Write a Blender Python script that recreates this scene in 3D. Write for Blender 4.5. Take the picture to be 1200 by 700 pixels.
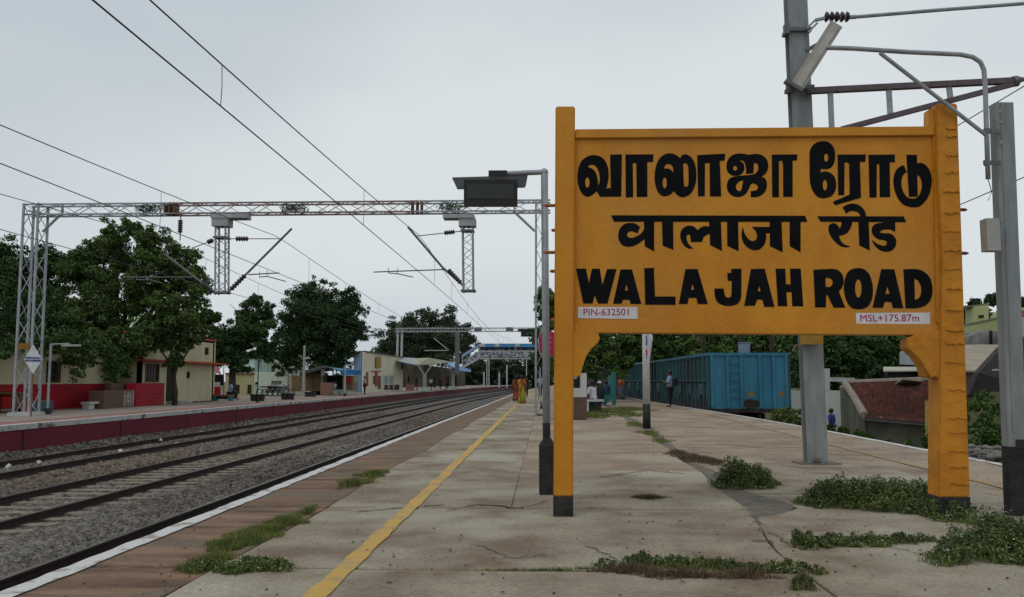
import bpy, bmesh, math, random
import numpy as np
from mathutils import Vector, Matrix, Euler
random.seed(7)
RNG = np.random.default_rng(11)
for o in list(bpy.data.objects): bpy.data.objects.remove(o)
SC = bpy.context.scene
COL = SC.collection

# ------------------------------------------------------------------ camera, sky, sun, exposure
EYE = 1.25
YAW = math.atan(0.040)
PITCH = math.atan(0.096)
cam_d = bpy.data.cameras.new('camera'); cam = bpy.data.objects.new('camera', cam_d); COL.objects.link(cam)
cam.location = (0, 0, EYE); cam.rotation_euler = (math.pi/2 + PITCH, 0, YAW)
cam_d.sensor_width = 36; cam_d.lens = 30; cam_d.clip_start = 0.05; cam_d.clip_end = 6000
SC.camera = cam
SC.render.resolution_x = 1024; SC.render.resolution_y = 597
SC.view_settings.view_transform = 'Standard'; SC.view_settings.look = 'None'
SC.view_settings.gamma = 1; SC.view_settings.exposure = 0.0
SUN_EL, SUN_AZ = math.radians(58), math.radians(205)     # azimuth clockwise from +Y
W = bpy.data.worlds.new('World'); SC.world = W; W.use_nodes = True
wn, wl = W.node_tree.nodes, W.node_tree.links
wn.clear()
wo = wn.new('ShaderNodeOutputWorld'); bg = wn.new('ShaderNodeBackground'); bg2 = wn.new('ShaderNodeBackground')
sky = wn.new('ShaderNodeTexSky'); sky.sky_type = 'NISHITA'; sky.sun_disc = False
sky.sun_elevation = SUN_EL; sky.sun_rotation = SUN_AZ; sky.dust_density = 3
bg.inputs[1].default_value = 0.06
tc = wn.new('ShaderNodeTexCoord'); mp = wn.new('ShaderNodeMapping'); mp.inputs['Scale'].default_value = (1, 1, 2.2)
nz = wn.new('ShaderNodeTexNoise'); nz.inputs['Scale'].default_value = 1.15; nz.inputs['Detail'].default_value = 4; nz.inputs['Roughness'].default_value = .45
cr = wn.new('ShaderNodeValToRGB')
cr.color_ramp.elements[0].position = .32; cr.color_ramp.elements[0].color = (.49, .56, .62, 1)
cr.color_ramp.elements[1].position = .62; cr.color_ramp.elements[1].color = (.735, .785, .805, 1)
mx = wn.new('ShaderNodeMixShader'); mx.inputs[0].default_value = .93
wl.new(tc.outputs['Generated'], mp.inputs[0]); wl.new(mp.outputs[0], nz.inputs[0]); wl.new(nz.outputs[0], cr.inputs[0])
wl.new(cr.outputs[0], bg2.inputs[0]); bg2.inputs[1].default_value = 1.0
wl.new(sky.outputs[0], bg.inputs[0]); wl.new(bg.outputs[0], mx.inputs[1]); wl.new(bg2.outputs[0], mx.inputs[2])
wl.new(mx.outputs[0], wo.inputs[0])
sun_d = bpy.data.lights.new('sun', 'SUN'); sun = bpy.data.objects.new('sun', sun_d); COL.objects.link(sun)
sun_d.energy = 0.55; sun_d.angle = math.radians(25); sun_d.color = (1, .96, .9)
sun.rotation_euler = (math.pi/2 - SUN_EL, 0, math.pi - SUN_AZ)
try: SC.cycles.max_bounces = 5; SC.cycles.transparent_max_bounces = 6
except Exception: pass

# ------------------------------------------------------------------ where a direction seen from the camera meets the place
CA, SA, CP, SP = math.cos(YAW), math.sin(YAW), math.cos(PITCH), math.sin(PITCH)
RT = Vector((CA, SA, 0)); FH = Vector((-SA, CA, 0)); FW = FH*CP + Vector((0, 0, SP)); UPV = -FH*SP + Vector((0, 0, CP))
def ray(px, py): return FW + RT*((px-600)/1000) + UPV*((350-py)/1000)
def at(px, py, D):
    d = ray(px, py); return Vector((0, 0, EYE)) + d*(D/d.dot(FH))
def gd(px, py, z=0.0):
    d = ray(px, py); return Vector((0, 0, EYE)) + d*((z-EYE)/d.z)
def xat(px, D): p = at(px, 446, D); return p.x, p.y
def curve(y): return .00021*max(0, y-60)**2

# ------------------------------------------------------------------ materials
def srgb(r, g, b):
    f = lambda c: ((c/255+.055)/1.055)**2.4 if c > 10 else c/255/12.92
    return (f(r), f(g), f(b))
MATS = {}
def mat(name, c1, c2=None, scale=4, rough=.8, bump=.0, metal=0, island=0, stretch=(1, 1, 1), detail=6, c3=None, spec=.3, bscale=None, lo=.35, hi=.65, speck=0):
    if name in MATS: return MATS[name]
    m = bpy.data.materials.new(name); m.use_nodes = True; n, l = m.node_tree.nodes, m.node_tree.links
    b = n['Principled BSDF']; b.inputs['Roughness'].default_value = rough; b.inputs['Metallic'].default_value = metal
    b.inputs['Specular IOR Level'].default_value = spec
    c2 = c2 or tuple(x*.72 for x in c1)
    t = n.new('ShaderNodeTexCoord'); mpn = n.new('ShaderNodeMapping'); mpn.inputs['Scale'].default_value = stretch
    l.new(t.outputs['Object'], mpn.inputs[0])
    z = n.new('ShaderNodeTexNoise'); z.inputs['Scale'].default_value = scale; z.inputs['Detail'].default_value = detail; z.inputs['Roughness'].default_value = .62
    l.new(mpn.outputs[0], z.inputs[0])
    r = n.new('ShaderNodeValToRGB'); r.color_ramp.elements[0].position = lo; r.color_ramp.elements[1].position = hi
    r.color_ramp.elements[0].color = (*c2, 1); r.color_ramp.elements[1].color = (*c1, 1)
    l.new(z.outputs[0], r.inputs[0]); out = r.outputs[0]
    if c3:
        z2 = n.new('ShaderNodeTexNoise'); z2.inputs['Scale'].default_value = scale*.37; z2.inputs['Detail'].default_value = 5
        l.new(mpn.outputs[0], z2.inputs[0]); r2 = n.new('ShaderNodeValToRGB')
        r2.color_ramp.elements[0].position = .5; r2.color_ramp.elements[1].position = .62
        l.new(z2.outputs[0], r2.inputs[0]); mm = n.new('ShaderNodeMix'); mm.data_type = 'RGBA'
        l.new(r2.outputs[0], mm.inputs[0]); l.new(out, mm.inputs[6]); mm.inputs[7].default_value = (*c3, 1); out = mm.outputs[2]
    if speck:
        for sc_, am in ((scale*22, speck), (scale*70, speck*.7)):
            z3 = n.new('ShaderNodeTexNoise'); z3.inputs['Scale'].default_value = sc_; z3.inputs['Detail'].default_value = 6; z3.inputs['Roughness'].default_value = .7
            l.new(mpn.outputs[0], z3.inputs[0]); m3 = n.new('ShaderNodeMapRange'); m3.inputs[1].default_value = .3; m3.inputs[2].default_value = .7; m3.inputs[3].default_value = 1-am; m3.inputs[4].default_value = 1+am
            l.new(z3.outputs[0], m3.inputs[0]); mm = n.new('ShaderNodeMix'); mm.data_type = 'RGBA'; mm.blend_type = 'MULTIPLY'; mm.inputs[0].default_value = 1
            l.new(out, mm.inputs[6]); l.new(m3.outputs[0], mm.inputs[7]); out = mm.outputs[2]
    if island:
        g = n.new('ShaderNodeNewGeometry'); mr = n.new('ShaderNodeMapRange')
        mr.inputs[3].default_value = 1-island; mr.inputs[4].default_value = 1+island
        l.new(g.outputs['Random Per Island'], mr.inputs[0]); mm = n.new('ShaderNodeMix'); mm.data_type = 'RGBA'; mm.blend_type = 'MULTIPLY'
        mm.inputs[0].default_value = 1; l.new(out, mm.inputs[6]); l.new(mr.outputs[0], mm.inputs[7]); out = mm.outputs[2]
    l.new(out, b.inputs['Base Color'])
    if bump:
        bz = n.new('ShaderNodeTexNoise'); bz.inputs['Scale'].default_value = bscale or scale*6; bz.inputs['Detail'].default_value = 5
        l.new(mpn.outputs[0], bz.inputs[0]); bn = n.new('ShaderNodeBump'); bn.inputs['Strength'].default_value = min(1, bump*10); bn.inputs['Distance'].default_value = bump*.1
        l.new(bz.outputs[0], bn.inputs['Height']); l.new(bn.outputs[0], b.inputs['Normal'])
    MATS[name] = m; return m
orange = mat('ochre_paint', (.60, .25, .014), (.50, .19, .010), 1.3, .5, .08, bscale=22, stretch=(1.2, 1.2, .7), detail=12, lo=.38, hi=.62, speck=.05, c3=(.50, .215, .03))
orange_r = mat('ochre_rough_plaster', (.56, .225, .014), (.44, .165, .012), 4, .6, .10, bscale=16)
black_p = mat('black_paint', (.004, .004, .005), (.007, .008, .009), 5, .75, spec=.08)
black_w = mat('worn_black_paint', (.012, .012, .014), (.035, .033, .03), 9, .7, .1)
plate_w = mat('off_white_plate', (.66, .65, .66), (.55, .54, .55), 6)
magenta = mat('magenta_lettering', (.42, .015, .10), (.3, .03, .12), 20)
steel = mat('galvanised_steel', (.34, .36, .38), (.24, .26, .28), 6, .55, .02, .25)
steel_d = mat('dull_steel', (.16, .17, .175), (.1, .1, .1), 8, .6, .02, .2)
steel_p = mat('purple_brown_steel', (.13, .10, .115), (.085, .06, .065), 8, .6, .02, .1)
rust = mat('rusty_steel', (.18, .08, .045), (.09, .05, .04), 9, .8, .05)
conc_post = mat('grey_painted_post', (.27, .29, .29), (.19, .21, .21), 3, .6, .04, stretch=(3, 3, .6))
rail_m = mat('rail_rust', (.035, .022, .018), (.018, .012, .011), 5, .7, .03)
rail_top = mat('rail_running_surface', (.14, .125, .115), (.08, .07, .065), 4, .35, 0, .6)
sleeper_m = mat('sleeper_concrete', (.30, .26, .20), (.11, .085, .065), 6, .9, .1)
stone_m = mat('ballast_stone', (.17, .155, .135), (.095, .072, .058), .5, .95, 0, island=.6, c3=(.15, .115, .09), stretch=(1.5, .35, 1))
ballast_m = mat('ballast_bed', (.15, .138, .122), (.045, .04, .035), 14, .95, .5, detail=9, bscale=16, c3=(.13, .10, .08))
earth_m = mat('earth', (.13, .11, .075), (.06, .07, .03), .3, .95, .3, detail=9)
slab_m = mat('weathered_concrete', (.30, .255, .19), (.175, .125, .085), 1.3, .9, .08, stretch=(1.0, 1.0, 1), detail=15, bscale=30, c3=(.35, .32, .245), lo=.38, hi=.62, speck=.3)
slab_p = mat('pinkish_concrete', (.325, .245, .175), (.215, .15, .105), 1.1, .9, .08, stretch=(.9, 1.0, 1), detail=15, bscale=30, c3=(.34, .28, .205), lo=.38, hi=.62, speck=.2)
edge_m = mat('brown_edge_concrete', (.25, .155, .10), (.105, .064, .042), 1.6, .92, .2, stretch=(.5, 2.4, 1), detail=14, bscale=18, c3=(.16, .125, .09), lo=.38, hi=.62, speck=.3)
joint_m = mat('joint_dirt', (.05, .042, .032), (.025, .025, .015), 5, .95)
asph_m = mat('patch_asphalt', (.20, .175, .14), (.10, .09, .07), 6, .95, .25, bscale=40)
white_line = mat('worn_white_paint', (.56, .55, .53), (.27, .22, .18), 4.5, .8, .03, detail=14, lo=.38, hi=.48, speck=.12)
white_line2 = mat('chipped_white_coping', (.42, .41, .40), (.12, .09, .08), 2.2, .8, .03, detail=11, lo=.38, hi=.46)
yellow_line = mat('worn_yellow_paint', (.50, .31, .075), (.34, .25, .14), 4, .8, .03, detail=14, lo=.36, hi=.5, speck=.15)
maroon = mat('maroon_wall_paint', (.15, .012, .028), (.10, .012, .022), .6, .8, .05, c3=(.05, .012, .013), stretch=(1, .4, 1))
cream = mat('cream_wall', (.52, .48, .30), (.40, .37, .235), .8, .85, .04, stretch=(1, 1, .4))
redpaint = mat('red_wall_paint', (.36, .008, .02), (.25, .008, .016), 1, .7, .03)
red_or = mat('orange_red_trim', (.40, .055, .02), (.30, .04, .02), 2)
dark_m = mat('dark_opening', (.008, .009, .010), (.014, .014, .014), 2, .4)
glass_m = mat('dark_window_glass', (.015, .018, .022), (.03, .03, .035), 2, .15, spec=.5)
mint = mat('mint_wall', (.50, .68, .60), (.42, .58, .52), 1)
white_wall = mat('whitewashed_wall', (.48, .49, .47), (.36, .37, .34), 1, .85, .05, stretch=(1, 1, .3))
yellow_wall = mat('yellow_plaster', (.40, .37, .2), (.33, .3, .15), 1)
bluepaint = mat('blue_sheet', (.02, .16, .38), (.02, .11, .27), 2, .5)
bluewall = mat('pale_blue_wall', (.16, .28, .42), (.13, .22, .33), 1)
browntile = mat('brown_tiling', (.145, .085, .06), (.10, .06, .045), 3, .5, .05, stretch=(1, 1, 3))
brickred = mat('red_brick_face', (.22, .11, .08), (.15, .07, .05), 6)
sheet_grey = mat('grey_sheet_roof', (.36, .38, .38), (.25, .27, .27), 1.5, .6, stretch=(1, 4, 1))
teal = mat('teal_paint', (.03, .16, .15), (.02, .11, .11), 3, .6)
wag_end = mat('blue_wagon_paint', (.035, .18, .28), (.024, .11, .165), 1.0, .6, .04, detail=12, c3=(.05, .15, .21), stretch=(1.4, 1, .4), speck=.15)
wag_grime = mat('wagon_grime', (.045, .035, .03), (.015, .015, .016), 4, .9)
wag_side = mat('shaded_teal_wagon_paint', (.032, .105, .125), (.025, .045, .05), .8, .7, .03, detail=9, c3=(.035, .04, .038), stretch=(1, 1, .5))  # wagon blue darkened in colour for the less lit sides, plus grime
yellow_p = mat('faded_yellow_marking', (.30, .15, .02), (.13, .10, .04), 9)
leaf_d = mat('dark_leaves', (.045, .092, .026), (.024, .052, .017), .5, .8, island=.5, spec=.15)
leaf_m = mat('mid_leaves', (.078, .135, .032), (.038, .075, .019), .6, .8, island=.5, spec=.15)
leaf_l = mat('light_leaves', (.12, .155, .045), (.07, .10, .028), .7, .8, island=.5, spec=.15)
bark = mat('bark', (.07, .05, .035), (.035, .025, .02), 6, .9, .3)
weed_m = mat('weed_leaves', (.125, .165, .05), (.045, .078, .022), 3, .7, island=.5, spec=.2)
grass_m = mat('grass_blades', (.20, .215, .065), (.09, .12, .035), 2.5, .8, island=.5, spec=.15)
dry_m = mat('dry_stems', (.17, .12, .07), (.09, .06, .04), 3, .9, island=.4)
flower_m = mat('white_florets', (.55, .55, .48), (.45, .45, .38), 3, .8)
skin_m = mat('brown_skin', (.14, .075, .05), (.11, .06, .04), 5, .6)
hair_m = mat('black_hair', (.01, .009, .009), (.015, .013, .012), 9, .5)
tile_roof = mat('red_clay_tiles', (.19, .055, .035), (.075, .035, .028), 2, .9, .1, island=.35)
mossy = mat('mossy_plaster', (.19, .17, .13), (.04, .04, .032), .9, .95, .1, detail=9, stretch=(1, 1, .35), c3=(.08, .085, .055))
yg_wall = mat('pale_yellow_green_wall', (.44, .46, .22), (.36, .38, .18), 1)
beige_roof = mat('beige_cement_sheet', (.34, .29, .21), (.26, .22, .16), 1, .8)
slate = mat('dark_slate_roof', (.045, .035, .035), (.03, .025, .025), 2, .8)
cloth = lambda nm, c, c2=None, s=8: mat('cloth_'+nm, c, c2, s, .9)

# ------------------------------------------------------------------ object helpers
def tag(o, label=None, cat=None, group=None, kind=None):
    if label: o['label'] = label
    if cat: o['category'] = cat
    if group: o['group'] = group
    if kind: o['kind'] = kind
    return o
def thing(name, label, cat, loc=(0, 0, 0), rz=0, group=None):
    o = bpy.data.objects.new(name, None); COL.objects.link(o); o.empty_display_size = .2
    o.location = loc; o.rotation_euler = (0, 0, rz); o['wl'] = list(loc); return tag(o, label, cat, group)
def wl_of(p):
    while p is not None:
        if 'wl' in p: return Vector(p['wl'])
        p = p.parent
    return Vector((0, 0, 0))
def mesh_obj(name, verts, faces, m, parent=None, smooth=False, local=False, kind=None):
    off = Vector((0, 0, 0)) if (local or parent is None) else wl_of(parent)
    me = bpy.data.meshes.new(name)
    me.from_pydata([tuple(Vector(v)-off) for v in verts], [], faces)
    if smooth: me.polygons.foreach_set('use_smooth', [True]*len(faces))
    me.materials.append(m); me.update()
    o = bpy.data.objects.new(name, me); COL.objects.link(o); o.parent = parent
    if kind: o['kind'] = kind
    return o
def np_obj(name, V, F, m, parent=None, kind=None):
    """V (n,3) array, F (m,k) array of same-size faces"""
    if parent is not None: V = V - np.array(wl_of(parent))
    me = bpy.data.meshes.new(name); k = F.shape[1]
    me.vertices.add(len(V)); me.vertices.foreach_set('co', V.astype(np.float32).ravel())
    me.loops.add(F.size); me.loops.foreach_set('vertex_index', F.astype(np.int32).ravel())
    me.polygons.add(len(F)); me.polygons.foreach_set('loop_start', np.arange(0, F.size, k, dtype=np.int32))
    me.polygons.foreach_set('loop_total', np.full(len(F), k, dtype=np.int32))
    me.materials.append(m); me.update(calc_edges=True)
    o = bpy.data.objects.new(name, me); COL.objects.link(o); o.parent = parent
    if kind: o['kind'] = kind
    return o
class MB:
    def __init__(s): s.v = []; s.f = []
    def add(s, vs, fs):
        n = len(s.v); s.v += [Vector(v) for v in vs]; s.f += [tuple(i+n for i in f) for f in fs]; return s
    def box(s, x0, x1, y0, y1, z0, z1, M=None):
        vs = [Vector((x, y, z)) for x in (x0, x1) for y in (y0, y1) for z in (z0, z1)]
        if M is not None: vs = [M @ v for v in vs]
        return s.add(vs, [(0, 1, 3, 2), (4, 6, 7, 5), (0, 4, 5, 1), (2, 3, 7, 6), (0, 2, 6, 4), (1, 5, 7, 3)])
    def bar(s, a, b, w, h=None, up=(0, 0, 1)):
        a, b = Vector(a), Vector(b); h = h or w; d = (b-a); L = d.length
        if L < 1e-6: return s
        d.normalize(); u = Vector(up)
        if abs(d.dot(u)) > .97: u = Vector((0, 1, 0))
        r = d.cross(u).normalized(); u = r.cross(d)
        vs = [p + r*(i*w/2) + u*(j*h/2) for p in (a, b) for i, j in ((-1, -1), (1, -1), (1, 1), (-1, 1))]
        return s.add(vs, [(0, 1, 2, 3), (7, 6, 5, 4), (0, 4, 5, 1), (1, 5, 6, 2), (2, 6, 7, 3), (3, 7, 4, 0)])
    def tube(s, pts, r, n=8, cap=True):
        pts = [Vector(p) for p in pts]; R = r if isinstance(r, (list, tuple)) else [r]*len(pts)
        rings = []; ref = Vector((0, 0, 1))
        for i, p in enumerate(pts):
            d = (pts[min(i+1, len(pts)-1)]-pts[max(i-1, 0)]).normalized()
            rf = ref if abs(d.dot(ref)) < .95 else Vector((1, 0, 0))
            a = d.cross(rf).normalized(); b = a.cross(d)
            rings.append([p + (a*math.cos(t)+b*math.sin(t))*R[i] for t in [2*math.pi*k/n for k in range(n)]])
        n0 = len(s.v)
        for rg in rings: s.v += rg
        for i in range(len(pts)-1):
            for k in range(n):
                k2 = (k+1) % n; s.f.append((n0+i*n+k, n0+i*n+k2, n0+(i+1)*n+k2, n0+(i+1)*n+k))
        if cap:
            s.f.append(tuple(n0+k for k in reversed(range(n)))); s.f.append(tuple(n0+(len(pts)-1)*n+k for k in range(n)))
        return s
    def prism(s, poly, off):
        """poly: list of 3-D points, extruded by vector off"""
        n = len(poly); off = Vector(off); vs = [Vector(p) for p in poly]+[Vector(p)+off for p in poly]
        return s.add(vs, [tuple(range(n)), tuple(reversed(range(n, 2*n)))]+[(i, i+n, (i+1) % n+n, (i+1) % n) for i in range(n)])
    def ball(s, c, r, n=8, m=6, sc=(1, 1, 1)):
        c = Vector(c); n0 = len(s.v)
        for j in range(1, m):
            t = math.pi*j/m
            for k in range(n):
                a = 2*math.pi*k/n; s.v.append(c+Vector((r*math.sin(t)*math.cos(a)*sc[0], r*math.sin(t)*math.sin(a)*sc[1], r*math.cos(t)*sc[2])))
        s.v += [c+Vector((0, 0, r*sc[2])), c-Vector((0, 0, r*sc[2]))]; T = len(s.v)-2
        for j in range(m-2):
            for k in range(n):
                k2 = (k+1) % n; s.f.append((n0+j*n+k, n0+(j+1)*n+k, n0+(j+1)*n+k2, n0+j*n+k2))
        for k in range(n):
            k2 = (k+1) % n; s.f.append((T, n0+k, n0+k2)); s.f.append((T+1, n0+(m-2)*n+k2, n0+(m-2)*n+k))
        return s
    def build(s, name, m, parent=None, smooth=False, local=False, kind=None):
        return mesh_obj(name, s.v, s.f, m, parent, smooth, local, kind)
def bevel_obj(o, w=.01, seg=2):
    bm = bmesh.new(); bm.from_mesh(o.data); bmesh.ops.bevel(bm, geom=bm.edges[:], offset=w, segments=seg, affect='EDGES', clamp_overlap=True)
    bm.to_mesh(o.data); bm.free(); return o
def copy_tree(o, parent=None):
    c = o.copy(); COL.objects.link(c); c.parent = parent
    for ch in o.children: copy_tree(ch, c)
    return c
BASIC_FONT = None
def text_mesh(name, s, size, m, parent, origin, ex, ez, bold=.0, local=False):
    cu = bpy.data.curves.new(name, 'FONT'); cu.body = s; cu.size = size; cu.extrude = .0012; cu.offset = bold; cu.align_x = 'CENTER'; cu.align_y = 'CENTER'
    cu.resolution_u = 3
    t = bpy.data.objects.new('tmp', cu); COL.objects.link(t); bpy.context.view_layer.update()
    me = bpy.data.meshes.new_from_object(t.evaluated_get(bpy.context.evaluated_depsgraph_get()))
    bpy.data.objects.remove(t); bpy.data.curves.remove(cu)
    ex, ez = Vector(ex).normalized(), Vector(ez).normalized(); n = ex.cross(ez)
    off = Vector((0, 0, 0)) if local else wl_of(parent)
    for v in me.vertices: v.co = Vector(origin) + ex*v.co.x + ez*v.co.y + n*v.co.z - off
    me.materials.clear(); me.materials.append(m); me.name = name
    o = bpy.data.objects.new(name, me); COL.objects.link(o); o.parent = parent; return o

# ------------------------------------------------------------------ the setting: ground, platforms, tracks
RAIL_Z = -.84
mesh_obj('ground', [(-900, -60, -1.12), (900, -60, -1.12), (900, 1600, -1.12), (-900, 1600, -1.12)], [(0, 1, 2, 3)], earth_m)['kind'] = 'structure'
YS = [-4, 0, 3.2] + [6.2+3.0*i for i in range(0, 22)] + [75+8*i for i in range(30)]
def ledge(y): return -3.25 + curve(y) + (.15 if y > 60 else .15*max(0, y-25)/35)
def redge(y):
    t = [(-10, 6.85), (14, 6.88), (22, 7.05), (30, 6.95), (37, 6.75), (48, 6.35), (60, 6.0), (80, 5.6), (120, 6.2)]
    for (a, b), (c, d) in zip(t, t[1:]):
        if y <= c: return b+(d-b)*(y-a)/(c-a)
    return 6.2+curve(y)-curve(120)
def farside(y): return -14.9 + curve(y)
def strip(name, fl, fr, z0, z1, ys, m, kind=None, parent=None):
    """a solid ribbon between two x(y) functions"""
    mb = MB(); 
    for a, b in zip(ys, ys[1:]):
        vs = [(fl(a), a, z0), (fr(a), a, z0), (fr(b), b, z0), (fl(b), b, z0), (fl(a), a, z1), (fr(a), a, z1), (fr(b), b, z1), (fl(b), b, z1)]
        mb.add(vs, [(4, 5, 6, 7), (0, 3, 2, 1), (0, 4, 7, 3), (1, 2, 6, 5)]+([(0, 1, 5, 4)] if a == ys[0] else [])+([(3, 7, 6, 2)] if b == ys[-1] else []))
    return mb.build(name, m, parent, kind=kind)
plat = strip('near_platform', lambda y: ledge(y)+.03, lambda y: redge(y)-.03, -1.2, -.03, YS, joint_m, 'structure')
# concrete slabs with uneven edges
def slab(x0f, x1f, y0, y1, z=0.0, m=slab_m, name='slab', jit=.006, parent=plat, skip=None, g=.006):
    pts = []
    n = 8
    for i in range(n): t = i/n; pts.append((x0f(y0)+(x1f(y0)-x0f(y0))*t, y0))
    for i in range(n): t = i/n; y = y0+(y1-y0)*t; pts.append((x1f(y), y))
    for i in range(n): t = i/n; pts.append((x1f(y1)+(x0f(y1)-x1f(y1))*t, y1))
    for i in range(n): t = i/n; y = y1+(y0-y1)*t; pts.append((x0f(y), y))
    cx = sum(p[0] for p in pts)/len(pts); cy = sum(p[1] for p in pts)/len(pts)
    P = []
    for x, y in pts:
        x += random.uniform(-jit, jit)+ (g if x < cx else -g)*.8; y += random.uniform(-jit, jit)*1.6+(.024 if y < cy else -.024)
        P.append((x, y))
    tl = (random.uniform(-.002, .002), random.uniform(-.001, .001)); dz = random.uniform(-.003, .003)
    zt = lambda x, y: z+dz+tl[0]*(x-cx)+tl[1]*(y-cy)
    N = len(P); sh = lambda p, k: (cx+(p[0]-cx)*k, cy+(p[1]-cy)*k)
    kk = 1-.012/max(.5, (y1-y0)/2)
    v = [(*p, z-.05) for p in P]+[(*p, zt(*p)-.008) for p in P]+[(*sh(p, kk), zt(*p)) for p in P]
    f = [tuple(range(2*N, 3*N))]
    for r in (0, 1):
        for i in range(N): j = (i+1) % N; f.append((r*N+i, r*N+j, (r+1)*N+j, (r+1)*N+i))
    return mesh_obj(name, v, f, m, parent)
def interp(t, y):
    if y <= t[0][0]: return t[0][1]
    for (a, b), (c, d) in zip(t, t[1:]):
        if y <= c: return b+(d-b)*(y-a)/(c-a)
    return t[-1][1]
CB = lambda y: interp([(0, 1.45), (6.6, 1.73), (8.7, 1.95), (13.7, 2.15), (22, 2.45), (35, 2.75), (60, 3.0)], y)+.03*math.sin(y*1.7)
CWD = lambda y: interp([(0, .0), (8.0, .0), (8.6, .42), (9.6, .40), (11, .20), (16, .16), (24, .28), (40, .3)], y)*(1+.25*math.sin(y*2.3))
cw = lambda v: (lambda y: v+curve(y))
rows = [0.2, 2.9, 5.8, 8.55, 12.1, 15.1, 18.2, 21.2, 24.2, 27.2, 30.2, 33.2, 36.2, 39.2, 42.2, 46.2, 50.2, 55, 60, 66, 72]
for i, (a, b) in enumerate(zip(rows, rows[1:])):
    slab(ledge, lambda y: -2.2+.03*math.sin(y*.9)+curve(y), a, b, 0, edge_m, jit=.014)
    LJ = lambda y: -2.2+.03*math.sin(y*.9)+curve(y)
    if b < 9: slab(LJ, CB, a, b)
    else:
        slab(LJ, lambda y: -.32-.012*y*.3, a, b, jit=.002, g=.0015)
        slab(lambda y: -.32-.012*y*.3, CB, a, b, 0, slab_m if b < 14 else slab_p, jit=.002, g=.0015)
    if b < 60:
        o = 1.2
        slab(lambda y: CB(y)+CWD(y), lambda y: 4.9 if y < 40 else 4.5, a+o, b+o, 0, slab_p if a > 11 else slab_m)
        slab(lambda y: 4.9 if y < 40 else 4.5, redge, a+o, b+o, 0, slab_p)
strip('centre_strip', lambda y: CB(y)-.02, lambda y: CB(y)+CWD(y)+.02, -.03, -.008, [7.5+.5*i for i in range(105)], asph_m, 'structure')
strip('near_platform_end', ledge, redge, -.06, 0.0, [72+6*i for i in range(33)], slab_p, 'structure')
# painted lines
def line(name, f, w, y0, y1, z, m, step=.35, wob=.012):
    n = int((y1-y0)/step); mb = MB(); k = 0
    ys = [y0+(y1-y0)*(i/n)**1.6 for i in range(n+1)]
    L = [(f(y)-w/2+random.uniform(-wob, wob), y, z) for y in ys]; R = [(f(y)+w/2+random.uniform(-wob, wob), y, z) for y in ys]
    return mesh_obj(name, L+R, [(i, n+1+i, n+2+i, i+1) for i in range(n)], m)
line('platform_edge_line', lambda y: ledge(y)+.105, .15, .5, 260, .009, white_line)['kind'] = 'structure'
line('yellow_line', lambda y: -1.34-.15*min(1, max(0, y-10)/25)+curve(y), .135, .5, 110, .009, yellow_line)['kind'] = 'structure'
line('right_edge_line', lambda y: redge(y)-.12, .17, 2, 70, .009, white_line)['kind'] = 'structure'
line('right_yellow_line', lambda y: 5.32+.03*max(0, y-10) if y < 30 else 5.92-.018*(y-30), .11, 3, 60, .009, mat('faint_yellow_paint', (.36, .23, .10), (.27, .19, .12), 2.5, .8, lo=.3, hi=.6))['kind'] = 'structure'
# coping, the wall under it
strip('near_platform_wall', lambda y: ledge(y)-.0, lambda y: ledge(y)+.03, -1.2, -.05, YS, maroon, 'structure')
strip('right_platform_wall', lambda y: redge(y)-.03, redge, -1.2, -.05, [y for y in YS if y < 200], white_wall, 'structure')
YL = [10+4*i for i in range(20)]+[95+10*i for i in range(25)]
strip('far_platform', lambda y: farside(y)-16, lambda y: farside(y)-.02, -1.2, 0, YL, mat('far_platform_paving', (.30, .24, .20), (.2, .165, .14), .5, .9, c3=(.26, .23, .2)), 'structure')
strip('far_platform_pink_band', lambda y: farside(y)-1.3, lambda y: farside(y)-.35, .001, .006, YL, mat('pink_band_paint', (.30, .12, .10), (.22, .11, .09), 1, .85), 'structure')
strip('far_platform_coping', lambda y: farside(y)-.34, lambda y: farside(y)+.03, -.14, .010, YL, white_line2, 'structure')
strip('far_platform_wall', lambda y: farside(y)-.03, farside, -1.2, -.14, YL, maroon, 'structure')
for k in range(14):                     # wall buttress joints
    y = 24+k*5.6; MB().box(farside(y)-.01, farside(y)+.012, y-.03, y+.03, -1.1, -.15).build('wall_joint', mat('maroon_joint', (.03, .008, .01)), bpy.data.objects['far_platform_wall'])
# ballast bed: cross profile swept along the tracks
TR = [(-13.2, 0), (-8.97, 1), (-4.92, 2)]
def tx(k, y):      # centre line of a track
    if k == 0: return farside(y)+1.68
    if k == 2: return ledge(y)-1.68
    return -8.97+curve(y)
def bed(x, y):     # surface height
    l, r = farside(y), ledge(y); base = -1.03
    if x < l+.7: base = -1.03+.24*(1-(x-l)/.7)
    d = min(abs(x-tx(k, y)) for k in range(3))
    if d > 1.35: base += .07*math.sin(min(1, (d-1.35)/.9)*math.pi)
    return base + .02*math.sin(x*3.1+y*1.7)*math.sin(y*.9-x)
mb = MB(); ny = 120; nx = 44; vs = []
ysb = [2+300*(j/ny)**1.7 for j in range(ny+1)]
for y in ysb:
    l, r = farside(y), ledge(y)
    for i in range(nx+1): x = l+(r-l)*i/nx; vs.append((x, y, bed(x, y)))
mb.add(vs, [(j*(nx+1)+i, j*(nx+1)+i+1, (j+1)*(nx+1)+i+1, (j+1)*(nx+1)+i) for j in range(ny) for i in range(nx)])
mb.build('ballast_bed', ballast_m, smooth=True)['kind'] = 'structure'
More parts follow.
